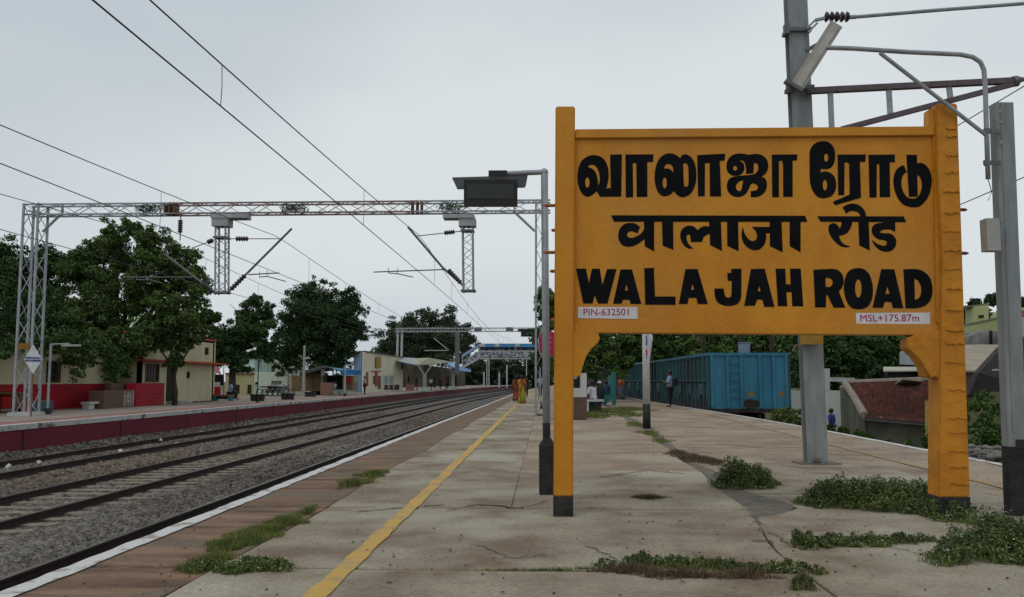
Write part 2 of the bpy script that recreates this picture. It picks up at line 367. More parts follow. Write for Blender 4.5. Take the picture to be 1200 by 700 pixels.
# loose stones
def stones(N, name, ymin, ymax, s0, m, xf):
    cube = np.array([[x, y, z] for x in (-1, 1) for y in (-1, 1) for z in (-1, 1)], float)
    fc = np.array([[0, 1, 3, 2], [4, 6, 7, 5], [0, 4, 5, 1], [2, 3, 7, 6], [0, 2, 6, 4], [1, 5, 7, 3]])
    u = RNG.random(N); ys = ymin*(ymax/ymin)**u
    xs = np.array([xf(y) for y in ys]); zs = np.array([bed(x, y) for x, y in zip(xs, ys)])
    S = s0*(.55+.9*RNG.random((N, 1, 1)))*(1+(ys[:, None, None]-8)*.016)
    V = cube[None]*(.55+.45*RNG.random((N, 8, 3)))*S*np.array([1.1, 1, .8])
    a = RNG.random((N, 3))*6.28; ca, sa = np.cos(a), np.sin(a)
    R1 = np.zeros((N, 3, 3)); R1[:, 0, 0] = ca[:, 0]; R1[:, 0, 1] = -sa[:, 0]; R1[:, 1, 0] = sa[:, 0]; R1[:, 1, 1] = ca[:, 0]; R1[:, 2, 2] = 1
    R2 = np.zeros((N, 3, 3)); R2[:, 0, 0] = 1; R2[:, 1, 1] = ca[:, 1]; R2[:, 1, 2] = -sa[:, 1]; R2[:, 2, 1] = sa[:, 1]; R2[:, 2, 2] = ca[:, 1]
    V = np.einsum('nij,nvj->nvi', R1 @ R2, V); V += np.stack([xs, ys, zs+s0*.35], 1)[:, None]
    F = fc[None]+(np.arange(N)*8)[:, None, None]
    return np_obj(name, V.reshape(-1, 3), F.reshape(-1, 4), m, kind='stuff')
def xs_any(y):
    lo = max(farside(y)+.05, -.66*y-.5)
    while True:
        x = random.uniform(lo, ledge(y)-.9); k = min(range(3), key=lambda q: abs(x-tx(q, y))); d = abs(x-tx(k, y))
        if abs(d-.84) < .08: continue
        if d < .80 and k == 1 and random.random() < .7 and abs(((y-6) % .6)-.3) > .15: continue
        return x
tag(stones(88000, 'ballast_stones', 7.0, 60, .030, stone_m, xs_any), 'grey crushed stone ballast spread between the rails', 'ballast')
# tracks
for k, (lb, cat) in enumerate([('farthest railway track, beside the maroon platform wall', 'track'), ('middle railway track with sleepers showing between its rails', 'track'), ('nearest railway track, one rail seen along the platform edge', 'track')]):
    t = thing('railway_track', lb, cat, (tx(k, 6), 6, RAIL_Z), group='parallel railway tracks')
    for s in (-1, 1):
        prof = [(-.07, -.17), (.07, -.17), (.07, -.155), (.012, -.13), (.012, -.04), (.036, -.03), (.036, -.002), (-.036, -.002), (-.036, -.03), (-.012, -.04), (-.012, -.13), (-.07, -.155)]
        mb = MB(); ysr = [1+2.0*i for i in range(12)]+[26+6*i for i in range(46)]; n = len(prof)
        vs = [(tx(k, y)+s*.838+px_, y, RAIL_Z+pz) for y in ysr for px_, pz in prof]
        mb.add(vs, [(j*n+i, j*n+(i+1) % n, (j+1)*n+(i+1) % n, (j+1)*n+i) for j in range(len(ysr)-1) for i in range(n)]+[tuple(range(n))])
        r = mb.build('rail', rail_m, t)
        mesh_obj('running_surface', [(tx(k, y)+s*.838+q*.027, y, RAIL_Z) for y in ysr for q in (-1, 1)], [(2*j, 2*j+1, 2*j+3, 2*j+2) for j in range(len(ysr)-1)], rail_top, r)
    me = MB().prism([(-1.37, -.12, -.19), (1.37, -.12, -.19), (1.37, -.09, .0), (.45, -.09, -.02), (-.45, -.09, -.02), (-1.37, -.09, .0)], (0, .24, 0)).v
    sm = MB(); sm.box(-1.37, -.42, -.13, .13, -.2, -.168); sm.box(.42, 1.37, -.13, .13, -.2, -.168); sm.box(-.45, .45, -.12, .12, -.22, -.172)
    s0 = sm.build('sleeper', sleeper_m, t, local=True)
    s0.location = (0, 0, 0)
    nsl = 150 if k == 1 else (110 if k == 0 else 40)
    y0 = 6 if k != 0 else 14
    for i in range(nsl):
        y = y0+.6*i
        o = s0 if i == 0 else s0.copy()
        if i: COL.objects.link(o)
        o.location = (tx(k, y)-tx(k, 6)+random.uniform(-.01, .01), y-6+random.uniform(-.015, .015), (.035 if k == 1 else -.01)+random.uniform(-.008, .008))
# scraps of litter on the ballast
for (px, py, s) in ((187, 518, .10), (207, 523, .16), (237, 509, .09), (141, 531, .07), (45, 545, .08), (10, 549, .07), (450, 476, .08)):
    p = gd(px, py, -.97); mb = MB(); pts = [p+Vector((math.cos(a)*s*random.uniform(.6, 1.2), math.sin(a)*s*random.uniform(.6, 1.2), random.uniform(.02, .1))) for a in [i*.9 for i in range(7)]]
    mb.add([p+Vector((0, 0, .13))]+pts, [(0, i+1, (i+1) % 7+1) for i in range(7)]+[tuple(range(7, 0, -1))])
    tag(mb.build('litter', mat('plastic_scrap', (.6, .58, .55)), None), 'pale scrap of litter lying on the track ballast', 'litter', 'pale litter on the ballast')

# hairline cracks in the concrete
def crack(pts, w=.006):
    P = []
    for (a, b), (c, d) in zip(pts, pts[1:]):
        for k in range(7): t = k/7; P.append((a+(c-a)*t+random.uniform(-.03, .03), b+(d-b)*t+random.uniform(-.03, .03)))
    P.append(pts[-1]); w *= 2.6; L_ = [(x, y-w*random.uniform(.3, 1.4), .0075) for x, y in P]; R_ = [(x+w*.35, y+w*random.uniform(.3, 1.4), .0075) for x, y in P]; n = len(P)
    mesh_obj('crack', L_+R_, [(i, i+1, n+i+1, n+i) for i in range(n-1)], joint_m, plat)
q2 = lambda *a: [tuple(gd(px, py))[:2] for px, py in a]
crack(q2((520, 600), (560, 592), (610, 596), (640, 588)), .009); crack(q2((880, 605), (900, 622), (925, 640)), .007); crack(q2((905, 636), (880, 634)), .006); crack(q2((700, 560), (760, 552), (800, 556)), .008)
crack(q2((420, 600), (470, 596), (520, 592)), .008); crack(q2((690, 640), (720, 655), (716, 668)), .004); crack(q2((560, 640), (600, 655), (640, 652)), .003); crack(q2((840, 520), (900, 526), (1000, 522)), .01); crack(q2((1040, 640), (1085, 652), (1100, 668)), .004)

# ------------------------------------------------------------------ the station name board
SO = gd(660, 604)
SE = gd(1118, 607.5)
SX = (SE-SO).normalized(); SZ = Vector((-.006, 0, 1)).normalized(); SN = SX.cross(SZ).normalized()   # SN faces the camera side (-y)
if SN.y > 0: SN = -SN
def onsign(px, py, off=0.0):
    d = ray(px, py); c = Vector((0, 0, EYE)); P = SO+SN*off; t = (P-c).dot(SN)/d.dot(SN); return c+d*t
sign = thing('station_name_board', 'large ochre station name board lettered WALAJAH ROAD in three scripts on two posts', 'station sign', tuple(SO))
def sprism(pts, off0, depth, name, m, parent, bev=0):
    P = [onsign(x, y, off0) for x, y in pts]; o = MB().prism(P, -SN*depth).build(name, m, parent)
    bm = bmesh.new(); bm.from_mesh(o.data); bmesh.ops.recalc_face_normals(bm, faces=bm.faces)
    if bev: bmesh.ops.bevel(bm, geom=bm.edges[:], offset=bev, segments=2, affect='EDGES', clamp_overlap=True)
    bm.to_mesh(o.data); bm.free(); return o
board = sprism([(673, 158), (1099, 155), (1103, 385), (672, 384)], .0, .10, 'board', orange, sign)
pl = sprism([(651, 124.5), (674, 124.5), (671.5, 582), (648.5, 582)], .07, .2, 'post', orange, sign, .012)
sprism([(648.3, 582), (671.8, 582), (671.8, 609), (648.3, 609)], .072, .205, 'post_foot', black_w, pl)
pr = sprism([(1097, 122), (1109, 120.5), (1122, 121.5), (1127, 270), (1131, 395), (1137, 583), (1100, 583), (1101, 440), (1104, 300), (1098.5, 200)], .075, .24, 'post', orange_r, sign, .01)
sprism([(1099.8, 583), (1137.2, 583), (1137.2, 613), (1099.8, 613)], .077, .24, 'post_foot', black_w, pr)
sprism([(1088.5, 128), (1097, 127.5), (1098, 156), (1088.5, 156)], .03, .12, 'post_stub', orange, sign, .005)
sprism([(674, 151.5), (1095.5, 148), (1096, 158.5), (674, 162)], .035, .17, 'top_rail', orange, board, .006)
sprism([(672, 378.5), (1100, 380), (1099.5, 393), (672, 390)], .03, .16, 'bottom_rail', orange, board, .006)
sprism([(1094, 159), (1099, 159), (1105.5, 379), (1098, 379)], .03, .1, 'side_rail', orange, board, .004)
sprism([(671.5, 388), (701, 390), (703, 397), (700, 403), (693, 409), (687, 418), (683, 430), (680, 441), (671, 443)], .055, .16, 'bracket', orange, sign, .006)
sprism([(1064, 397), (1075, 391), (1102, 387), (1103, 444), (1086, 442), (1083, 430), (1074, 417), (1063, 408)], .06, .18, 'bracket', orange_r, sign, .008)
sprism([(1062, 396), (1068, 395), (1086, 410), (1100, 440), (1091, 443), (1080, 424), (1063, 407)], .085, .03, 'bracket_rib', orange_r, pr, .006)
for i, y in enumerate([150, 158, 181, 201, 223, 248, 270, 292, 314, 337, 362, 386, 402, 424, 456, 489, 506, 528, 546, 566]):   # mortar ridges down the post
    x0 = 1108+(y-150)*.01+random.uniform(-3, 3); x1 = 1121+(y-120)*.034; n = 6
    top = [(x0+(x1-x0)*k/n, y+random.uniform(-1.2, .6)) for k in range(n+1)]; bot = [(p[0], p[1]+random.uniform(1.2, 2.6)) for p in reversed(top)]
    sprism(top+bot, .075+random.uniform(.008, .016), .02, 'mortar_ridge', orange_r, pr)
for px, py, s in ((648, 241, -1), (648, 296, -1), (649, 318, -.4), (649, 270, -.25), (649, 375, -.3), (1126.5, 246, .55), (1127.5, 297, .6)):
    a = onsign(px, py, -.02); MB().tube([a-SX*math.copysign(.06, s), a+SX*s*.06, a+SX*s*.10], [.016, .016, .006], 8).build('rod_end', rust if abs(s) < 1 and px > 1000 else mat('orange_rod', (.36, .14, .03)), pl if px < 1000 else pr)
# lettering, drawn as outlines on the board
def smooth(pts, corners, closed=True, sub=5):
    n = len(pts); out = []
    for i in range(n):
        p1, p2 = pts[i], pts[(i+1) % n]
        c1, c2 = corners[i], corners[(i+1) % n]
        if c1 and c2: out.append(p1); continue
        p0 = pts[i-1] if not c1 else (2*p1[0]-p2[0], 2*p1[1]-p2[1])
        p3 = pts[(i+2) % n] if not c2 else (2*p2[0]-p1[0], 2*p2[1]-p1[1])
        for k in range(sub):
            t = k/sub; t2 = t*t; t3 = t2*t
            out.append(tuple(.5*((2*p1[a])+(-p0[a]+p2[a])*t+(2*p0[a]-5*p1[a]+4*p2[a]-p3[a])*t2+(-p0[a]+3*p1[a]-3*p2[a]+p3[a])*t3) for a in (0, 1)))
    return out
def parse(s):
    """'x,y x,y* ...'; a star marks a corner; 'P' first = all corners; 'E cx,cy rx,ry' ellipse"""
    tk = s.split()
    if tk[0] == 'E':
        cx, cy = map(float, tk[1].split(',')); rx, ry = map(float, tk[2].split(','))
        return [(cx+rx*math.cos(t), cy+ry*math.sin(t)) for t in [k*math.pi/12 for k in range(24)]]
    allc = tk[0] == 'P'; tk = tk[1:] if allc else tk
    P = [tuple(map(float, q.rstrip('*').split(','))) for q in tk]; C = [allc or q.endswith('*') for q in tk]
    return smooth(P, C)
nlet = [0]
def glyph(ox, oy, *contours, label=None):
    k = 100/933.33; cu = bpy.data.curves.new('letter', 'CURVE'); cu.dimensions = '2D'; cu.fill_mode = 'BOTH'; cu.extrude = .0012
    nlet[0] += 1
    for c in contours:
        pts = [(ox+x*k, oy+y*k) for x, y in parse(c)]
        L = [onsign(x, y, .0)-SO for x, y in pts]
        sp = cu.splines.new('POLY'); sp.points.add(len(L)-1); sp.use_cyclic_u = True
        for q, v in zip(sp.points, L): q.co = (v.dot(SX), v.dot(SZ), 0, 1)
    t = bpy.data.objects.new('tmp', cu); COL.objects.link(t); bpy.context.view_layer.update()
    me = bpy.data.meshes.new_from_object(t.evaluated_get(bpy.context.evaluated_depsgraph_get()))
    bpy.data.objects.remove(t); bpy.data.curves.remove(cu); z = .0016+.0004*(nlet[0] % 5)
    for v in me.vertices: v.co = SX*v.co.x+SZ*v.co.y+SN*(v.co.z+z)
    me.materials.clear(); me.materials.append(black_p); me.name = 'letter'
    o = bpy.data.objects.new('letter', me); COL.objects.link(o); o.parent = board
A = (670, 165)
glyph(*A, '330,612* 562,608* 572,145* 443,150* 448,515* 400,520* 418,450 427,380 420,300 395,230 350,180 290,158 230,160 170,185 120,235 95,310 85,400 95,490 125,565 160,600 200,612 250,590 293,552* 315,585',
      '200,285* 215,268 250,262 290,282 315,330 327,390 325,450 312,492* 308,440 295,375 270,325 235,300', 'E 192,455 24,57')
glyph(*A, 'P 610,148 917,143 912,228 848,230 848,608 732,612 728,240 690,240 692,612 612,618')
A = (760, 165)
glyph(*A, '370,185* 392,150 440,145 500,185 535,270 545,380 530,480 490,560 440,598 390,610 340,590 295,543* 270,575 230,595 190,600 150,585 115,540 95,470 88,390 98,300 120,230 160,170 210,140 260,132 320,148',
      '190,300* 205,262 240,248 275,262 293,300 290,340* 265,312 230,298', 'E 198,455 23,60', '400,245* 430,238 450,260 458,300 458,460 445,490 425,495 408,470')
glyph(*A, 'P 555,150 860,132 857,205 800,212 805,300 815,600 692,600 690,235 640,235 635,600 562,600')
A = (845, 165)
glyph(*A, '322,142* 260,130 190,133 130,160 92,210 82,270 92,325 125,360 165,374 215,368 255,345 277,300 275,255 255,225 222,205* 260,208 285,240 295,300 293,352* 375,345* 382,232* 415,240 430,280 420,320 390,350 340,362 240,370 150,386 110,410 88,455 85,500 100,550 140,590 190,605 240,600 290,570 325,515 345,470 375,455 410,470 425,500 410,525 380,535 345,540* 345,605* 400,605 450,590 495,555 520,500 520,440 500,400 465,380* 510,345 535,290 535,230 510,175 460,142 400,132',
      'E 176,290 22,26', '265,420* 215,440 185,480 190,520 215,540 240,530 250,490')
glyph(*A, 'P 577,140 857,135 852,200 805,205 803,600 700,600 700,250 690,205 655,210 652,605 580,605')
A = (940, 165)
glyph(*A, '245,-10 300,-5 350,30 378,90 383,170 370,230 340,275 290,295 225,290* 222,332* 270,320 330,335 375,380 392,450 385,520 350,580 290,608 230,612 180,590 135,530 110,450 103,350 103,250 103,150 110,90 140,35 190,0', 'E 285,168 23,45', 'E 270,468 24,58')
glyph(*A, 'P 410,135 718,132 712,213 652,213 655,300 663,605 560,635 380,690 355,650 540,570 535,235 515,218 485,222 480,578 415,578')
A = (1010, 165)
glyph(*A, 'P 95,135 383,130 382,215 325,215 328,595 215,598 212,235 185,235 180,600 103,602')
glyph(*A, 'P 508,132 625,132 630,590 535,592')
glyph(*A, '515,325* 490,335 465,370 452,440 465,520 500,580 540,608 600,608 640,580 668,520 675,440 655,375 622,345* 622,225* 670,220 720,245 765,310 785,400 775,500 745,590 700,655 640,700 560,705 480,680 420,620 380,530 365,430 375,350 405,290 450,255 480,248*')
A = (715, 240)
glyph(*A, 'P 30,113 2152,106 2175,172 62,183')
glyph(*A, '388,170* 500,170* 498,505* 398,450* 393,372* 340,412 280,445 215,457 150,437 115,385 107,320 130,250 180,207 240,195 300,205 345,238* 318,310* 270,290 225,290 203,320 215,350 255,358 310,340 355,310 390,265*')
glyph(*A, 'P 585,170 708,170 708,487 592,440')
A = (790, 240)
glyph(*A, '400,170* 530,170* 540,497* 410,432* 408,310* 370,325 340,350 322,400* 200,400* 192,330 172,318 155,335 155,370 175,420 225,472* 170,470 120,430 90,370 88,300 120,245 180,220 235,232 275,270* 310,240 350,225 402,230*')
glyph(*A, 'P 598,170 718,170 722,497 598,440')
A = (860, 240)
glyph(*A, '410,170* 540,170* 550,507* 412,440* 410,298* 365,302* 372,340 360,400 330,450 280,482 220,482 160,450 120,400 103,340 105,280 118,235* 135,300 165,350 200,380 235,385 265,360 270,320 255,275 215,230* 410,230*')
glyph(*A, 'P 628,170 748,170 745,505 628,440')
A = (970, 230)
glyph(*A, 'P -95,203 848,200 875,262 -60,263')
glyph(*A, '170,255* 290,255* 275,310 250,360 215,395 140,420* 160,470 200,510 270,533* 220,542 160,530 100,485 50,420 25,350 35,300 75,278 115,290 150,335* 165,300')
glyph(*A, 'P 352,255 465,255 475,573 362,520')
glyph(*A, '180,105* 230,75 290,62 350,75 400,110 430,160 437,210* 375,210* 368,180 340,155 290,143 250,152 222,175*')
glyph(*A, '645,255* 755,255* 755,368* 700,345 640,345 600,358 592,378 640,385 700,390 745,420 765,470 755,530 720,570 670,588 610,580 560,550 520,505 500,458* 540,490 590,515 640,522 662,500 660,475 630,460 570,450 520,415 498,360 510,310 550,280 610,270')
A = (670, 305)
glyph(*A, 'P 63,92 170,92 203,250 237,92 322,92 350,270 402,95 505,95 405,472 300,472 265,380 242,472 140,472')
glyph(*A, 'P 550,98 675,98 775,475 657,475 648,432 575,430 560,472 465,475', 'P 612,262 630,325 595,330')
A = (750, 305)
glyph(*A, 'P 62,82 168,78 178,392 402,390 402,482 70,482')
glyph(*A, 'P 513,90 645,88 755,472 645,472 630,405 548,405 532,472 437,472', 'P 588,250 607,312 572,318')
A = (835, 305)
glyph(*A, '220,85* 330,82* 328,350 318,420 280,470 200,490 120,480 60,440 40,380 35,300* 135,300* 145,360 160,392 190,400 215,385 222,340 225,215* 180,215* 178,130* 220,130*')
glyph(*A, 'P 435,85 585,80 690,497 578,497 560,420 500,418 478,485 360,488', 'P 522,265 540,325 510,328')
A = (910, 305)
glyph(*A, 'P 5,80 110,78 118,250 168,250 163,78 280,78 305,490 185,490 178,335 122,338 130,490 28,490')
glyph(*A, '418,88* 560,80 640,78 700,100 738,150 748,220 730,280 695,325* 765,502* 638,502* 570,365* 555,370* 552,500* 435,500*', '548,180* 590,178 625,205 625,245 595,275 552,275*')
A = (1000, 305)
glyph(*A, '70,68 130,80 185,130 215,210 228,295 220,390 190,465 140,505 70,518 0,505 -45,460 -75,390 -90,295 -80,200 -50,120 0,80', 'E 68,290 36,100')
glyph(*A, 'P 320,78 462,78 558,503 445,503 428,437 355,435 335,500 222,500', 'P 385,265 410,345 362,350')
glyph(*A, '562,78* 690,75 780,100 850,170 878,280 865,390 810,465 720,500 582,505*', '680,180* 720,200 750,260 755,320 735,385 685,415*')
for (q, s, cx, cy, sz) in (([(677.5, 360), (747, 360), (747.5, 374), (677.3, 373)], 'PIN-632501', 711, 366.2, .093), ([(1003, 367), (1090, 366.5), (1090, 380), (1003.5, 379.5)], 'MSL+175.87m', 1042.5, 373.2, .095)):
    pa = sprism(q, .004, .004, 'number_plate', plate_w, sign)
    text_mesh('plate_lettering', s, sz, magenta, pa, onsign(cx, cy, .0055), SX, SZ, 0)

# ------------------------------------------------------------------ big poles around the sign
def hpole(pts, w, d, m, t, name='pole', fl=.012):
    """H section between two points"""
    a, b = pts; mb = MB(); mb.bar(a, b, w, fl*1.4, up=(0, 1, 0)); return mb
P0 = gd(956, 543)
mast = thing('overhead_line_mast', 'tall grey steel mast rising behind the middle of the station name board', 'mast', tuple(P0))
P1 = at(932, 0, 12.9); P1 = P0+(P1-P0)*1.25
ax = (P1-P0).normalized()
mb = MB(); r = RT*.155
mb.prism([P0+RT*(x)+FH*y for x, y in ((-.155, -.10), (.155, -.10), (.155, -.085), (.02, -.075), (.02, .075), (.155, .085), (.155, .10), (-.155, .10), (-.155, .085), (-.02, .075), (-.02, -.075), (-.155, -.085))], P1-P0)
mb.build('column', conc_post, mast)
def onmast(py, dx=0, dy=0): 
    p = at(932+24*py/543., py, 12.9); return p+RT*dx+FH*dy
mb = MB(); mb.prism([P0+RT*x+FH*y for x, y in ((-.16, -.105), (.16, -.105), (.16, .105), (-.16, .105))], Vector((0, 0, .02))); mb.prism([P0+RT*x+FH*y+Vector((0, 0, .0)) for x, y in ((-.32, -.25), (.3, -.25), (.3, .2), (-.3, .22))], Vector((0, 0, .018)))
mb.ball(P0+Vector((-.02, -.13, .05)), .06, 6, 5)
mb.build('base_plate', mat('rough_mortar', (.17, .14, .12), (.1, .08, .07), 8), mast)
mb = MB(); q = onmast(404); mb.prism([q+RT*x+FH*y for x, y in ((-.158, -.103), (.158, -.103), (.158, -.0), (-.158, -.0))], Vector((0, 0, .5))); mb.build('coloured_band', mat('yellow_ochre_band', (.36, .21, .03)), mast)  # yellow ochre band on the mast behind the board's lower edge
# clamps
for py in (38, 105):
    mb = MB(); c = onmast(py); mb.box(-.19, .19, -.14, .14, -.03, .03, Matrix.Translation(c) @ Matrix.Rotation(YAW, 4, 'Z')); mb.box(-.23, -.16, -.16, -.05, -.08, .08, Matrix.Translation(c) @ Matrix.Rotation(YAW, 4, 'Z')); mb.build('clamp', steel_d, mast)
def insul(a, b, r=.055, n=7, parent=None, m=None, core=.02):
    a, b = Vector(a), Vector(b); pts = []; R = []
    for i in range(n*3+1): pts.append(a+(b-a)*i/(n*3)); R.append(core if i % 3 == 0 else (r if i % 3 == 1 else r*.8))
    return MB().tube(pts, R, 10).build('insulator', m or mat('brown_glazed_insulator', (.035, .022, .03), (.05, .03, .04), 5, .25), parent, smooth=True)
D = 12.7
st = MB().tube([at(1003, 20, D), at(1100, 12, D), at(1230, 2, D)], .03, 8); st.tube([at(983, 21, D), at(1003, 20, D)], .035, 8).build('stay_tube', steel, mast)
insul(at(966, 20, D), at(996, 20, D), .085, 5, mast)
MB().bar(at(945, 34, D), at(955, 24, D), .06, .03).bar(at(955, 24, D), at(968, 21, D), .05, .04).bar(at(947, 38, D), at(958, 27, D), .03).build('fork', steel, mast)
# tilted lamp housing
lp = thing('tube_light', 'white trough lamp fixed at a slant on the tall grey mast', 'lamp', tuple(at(928, 100, 12.5)))
a, b = at(931, 102, 12.55), at(978, 28, 12.45); dr = (b-a).normalized(); sd = Vector((dr.z, 0, -dr.x)).normalized(); nn = dr.cross(sd).normalized()
P = [a+sd*x+nn*y for x, y in ((-.05, .05), (.10, .05), (.125, -.04), (-.075, -.04))]
MB().prism(P, b-a).build('housing', mat('lamp_housing', (.42, .40, .36), (.33, .31, .27), 5), lp)
MB().bar(a-dr*.02-sd*.02, a+dr*.03-sd*.02, .3, .12, up=nn).build('end_cap', steel_d, lp)
MB().bar(a+dr*.03+sd*.03-nn*.045, b-dr*.03+sd*.03-nn*.045, .10, .02, up=nn).build('diffuser', mat('milky_diffuser', (.5, .49, .45)), lp)
MB().bar(at(944, 60, 12.6), at(962, 50, 12.55), .05).bar(at(930, 103, 12.6), at(922, 107, 12.6), .06).build('bracket', steel_d, lp)
# bracket arm with struts
ba = thing('bracket_arm', 'purple brown steel bracket arm reaching right from the grey mast', 'bracket', tuple(at(948, 105, 12.9)))
MB().bar(at(946, 107, D), at(1195, 94.5, D), .10, .085).build('top_chord', steel_p, ba)
MB().bar(at(985, 152, D), at(1192, 97.5, D), .09, .075).build('lower_chord', steel_p, ba)
for px, y0, y1 in ((973, 108, 158), (1041.5, 104, 138), (1112, 101, 117)):
    MB().bar(at(px, y0, D), at(px+2, y1, D), .075, .04).build('strut', steel, ba)
MB().tube([at(1188, 96, D), at(1200, 93, D)], .035).build('end_pin', steel_d, ba); MB().tube([at(1187, 96, D), at(1192, 95, D)], .085).build('end_collar', steel_d, ba)
# curved pipe arm held by the right post
Rp = gd(1192, 604)
rp = thing('steel_channel_post', 'grey drilled channel post with a black foot at the right edge of the view', 'post', tuple(Rp))
Rt = at(1173.5, 122, 7.9); D2 = 7.9
def cprism(base, top, prof, name, m, parent): return MB().prism([base+RT*x+FH*y for x, y in prof], top-base).build(name, m, parent)
ch = [(-.085, -.05), (.085, -.05), (.085, .06), (.073, .06), (.073, -.038), (-.073, -.038), (-.073, .06), (-.085, .06)]
mid = Rp+(Rt-Rp)*.165
cprism(mid, Rt, ch, 'channel', conc_post, rp)
cprism(Rp, mid+Vector((0, 0, .0)), [(x*1.03, y*1.03) for x, y in ch], 'black_foot', black_w, rp)
MB().bar(mid+RT*.02-FH*.052+Vector((0, 0, -.02)), mid+RT*.02-FH*.052+Vector((0, 0, .25)), .08, .003, up=FH).build('paint_drip', black_w, rp)
MB().bar(Rt*.0+Rp+(Rt-Rp)*.2-FH*.053-RT*.03, Rt-FH*.053-RT*.03, .02, .008, up=FH).build('flange_line', conc_post, rp)
for py in (130, 143, 167): MB().tube([at(1171.5+(py-122)*.035, py, D2-.053), at(1171.5+(py-122)*.035, py, D2-.0505)], .013, 10).build('bolt_hole', mat('sky_hole', (.5, .52, .55)), rp)
MB().box(-.06, .06, -.06, .06, -.15, .15, Matrix.Translation(at(1160.5, 276, D2-.1))).build('junction_box', mat('box_grey', (.36, .35, .32)), rp)
MB().bar(at(1165, 262, D2-.08), at(1172, 262, D2-.05), .03).build('box_bracket', steel_d, rp)
pa = thing('curved_pipe_arm', 'bent galvanised pipe arm clamped to the drilled post above the name board', 'pipe', tuple(at(1157, 190, D2-.1)))
a0 = at(955, 55.5, D2-.1)
pts = [at(968, 56, D2-.1), at(1000, 57, D2-.1), at(1060, 61, D2-.1), at(1125, 64, D2-.1), at(1140, 67, D2-.1), at(1149, 73, D2-.1), at(1153, 82, D2-.1), at(1154.5, 100, D2-.1), at(1156, 150, D2-.1), at(1158, 210, D2-.1)]
MB().tube(pts, .022, 10).build('pipe', steel, pa, smooth=True)
MB().tube([at(1031, 62, D2-.1), at(1155, 158, D2-.1)], .019, 8).build('brace', steel, pa)
for py in (154, 191): MB().bar(at(1153, py, D2-.1), at(1172, py, D2-.06), .02, .04).tube([at(1156, py-3, D2-.1), at(1156.6, py+3, D2-.1)], .028, 10).build('clamp', steel_d, pa)
MB().tube([at(1158, 210, D2-.1), at(1162, 225, D2-.08), at(1158, 235, D2-.1)], .004, 5).build('loose_wire', black_p, pa)

# ------------------------------------------------------------------ display box on its pole behind the left post
Pb = gd(641, 579); PD = Pb.dot(FH)
pb = thing('display_pole', 'grey pole with a black block foot standing just behind the left sign post', 'pole', tuple(Pb))
tp = at(638, 203, PD)
MB().tube([Pb+Vector((0, 0, .5)), Pb+(tp-Pb)*.5, tp], .041, 12).build('shaft', steel, pb, smooth=True)
MB().tube([Pb+Vector((0, 0, .4)), Pb+(tp-Pb)*.215], .043, 12).build('black_sleeve', black_w, pb)
MB().tube([tp+Vector((0, 0, .015))-Vector((0, 0, 0)), tp+Vector((0, 0, .03)), at(634, 202, PD), at(600, 203.5, PD), at(578, 204.5, PD)], .03, 10).build('arm', steel, pb, smooth=True)
MB().ball(tp+Vector((0, 0, .01)), .045, 10, 8).build('elbow', steel, pb, smooth=True)
ft = MB(); ft.prism([Pb+RT*x+FH*y for x, y in ((-.085, -.09), (.09, -.09), (.09, .09), (-.085, .09))], Vector((0, 0, .53)))
c1 = [Pb+RT*x+FH*y+Vector((0, 0, .53)) for x, y in ((-.085, -.09), (.09, -.09), (.09, .09), (-.085, .09))]; c2 = [Pb+RT*x+FH*y+Vector((0, 0, .62)) for x, y in ((-.03, -.045), (.045, -.045), (.045, .045), (-.03, .045))]
ft.add(c1+c2, [(0, 1, 5, 4), (1, 2, 6, 5), (2, 3, 7, 6), (3, 0, 4, 7), (4, 5, 6, 7)]); ft.build('block_foot', black_w, pb)
ptxt = at(636.5, 430, PD-.06)
pb2 = thing('platform_display_box', 'black hooded display box hung from the pipe arm over the platform', 'display box', tuple(at(578, 225, PD)))
X0, X1 = at(543.5, 222, PD), at(606.5, 222, PD)
def bx(px0, px1, py0, py1, dn, df, name, m, par): 
    q = [at(px0, py1, PD+dn), at(px1, py1, PD+dn), at(px1, py0, PD+dn), at(px0, py0, PD+dn)]; return MB().prism(q, FH*(df-dn)).build(name, m, par)
blk = mat('black_sheet_metal', (.012, .012, .013), (.02, .02, .02), 4, .5)
bx(543.5, 606.5, 210.5, 240.5, -.33, -.22, 'case', blk, pb2)
bx(547, 602, 216, 233, -.336, -.331, 'screen', mat('dark_screen', (.035, .038, .036), (.028, .03, .03), 3, .25), pb2)
h = MB(); yA, yB = 208, 221
v = [at(530, 208, PD-.05), at(617.5, 205.5, PD-.05), at(615, 219, PD-.3), at(536, 221, PD-.3), at(530, 208, PD+.05), at(617.5, 205.5, PD+.05), at(615, 219, PD+.3), at(536, 221, PD+.3)]
v2 = [x-Vector((0, 0, .012)) for x in v]
hh = MB(); 
for q in ((0, 1, 2, 3), (4, 7, 6, 5), (0, 4, 5, 1)): hh.prism([v[i] for i in q], Vector((0, 0, -.012)))
hh.build('hood', blk, pb2); MB().prism([v[0], v[3], v[7], v[4]], RT*.01).build('hood_end', blk, pb2); MB().prism([v[1], v[5], v[6], v[2]], RT*.01).build('hood_end', blk, pb2)
MB().box(-.12, .09, -.05, .05, -.02, .05, Matrix.Translation(at(585, 206, PD))).build('mounting_bracket', blk, pb2)
MB().box(-.09, .09, -.03, .03, -.01, .01, Matrix.Translation(at(577, 240, PD-.27))).build('bottom_vent', blk, pb2)

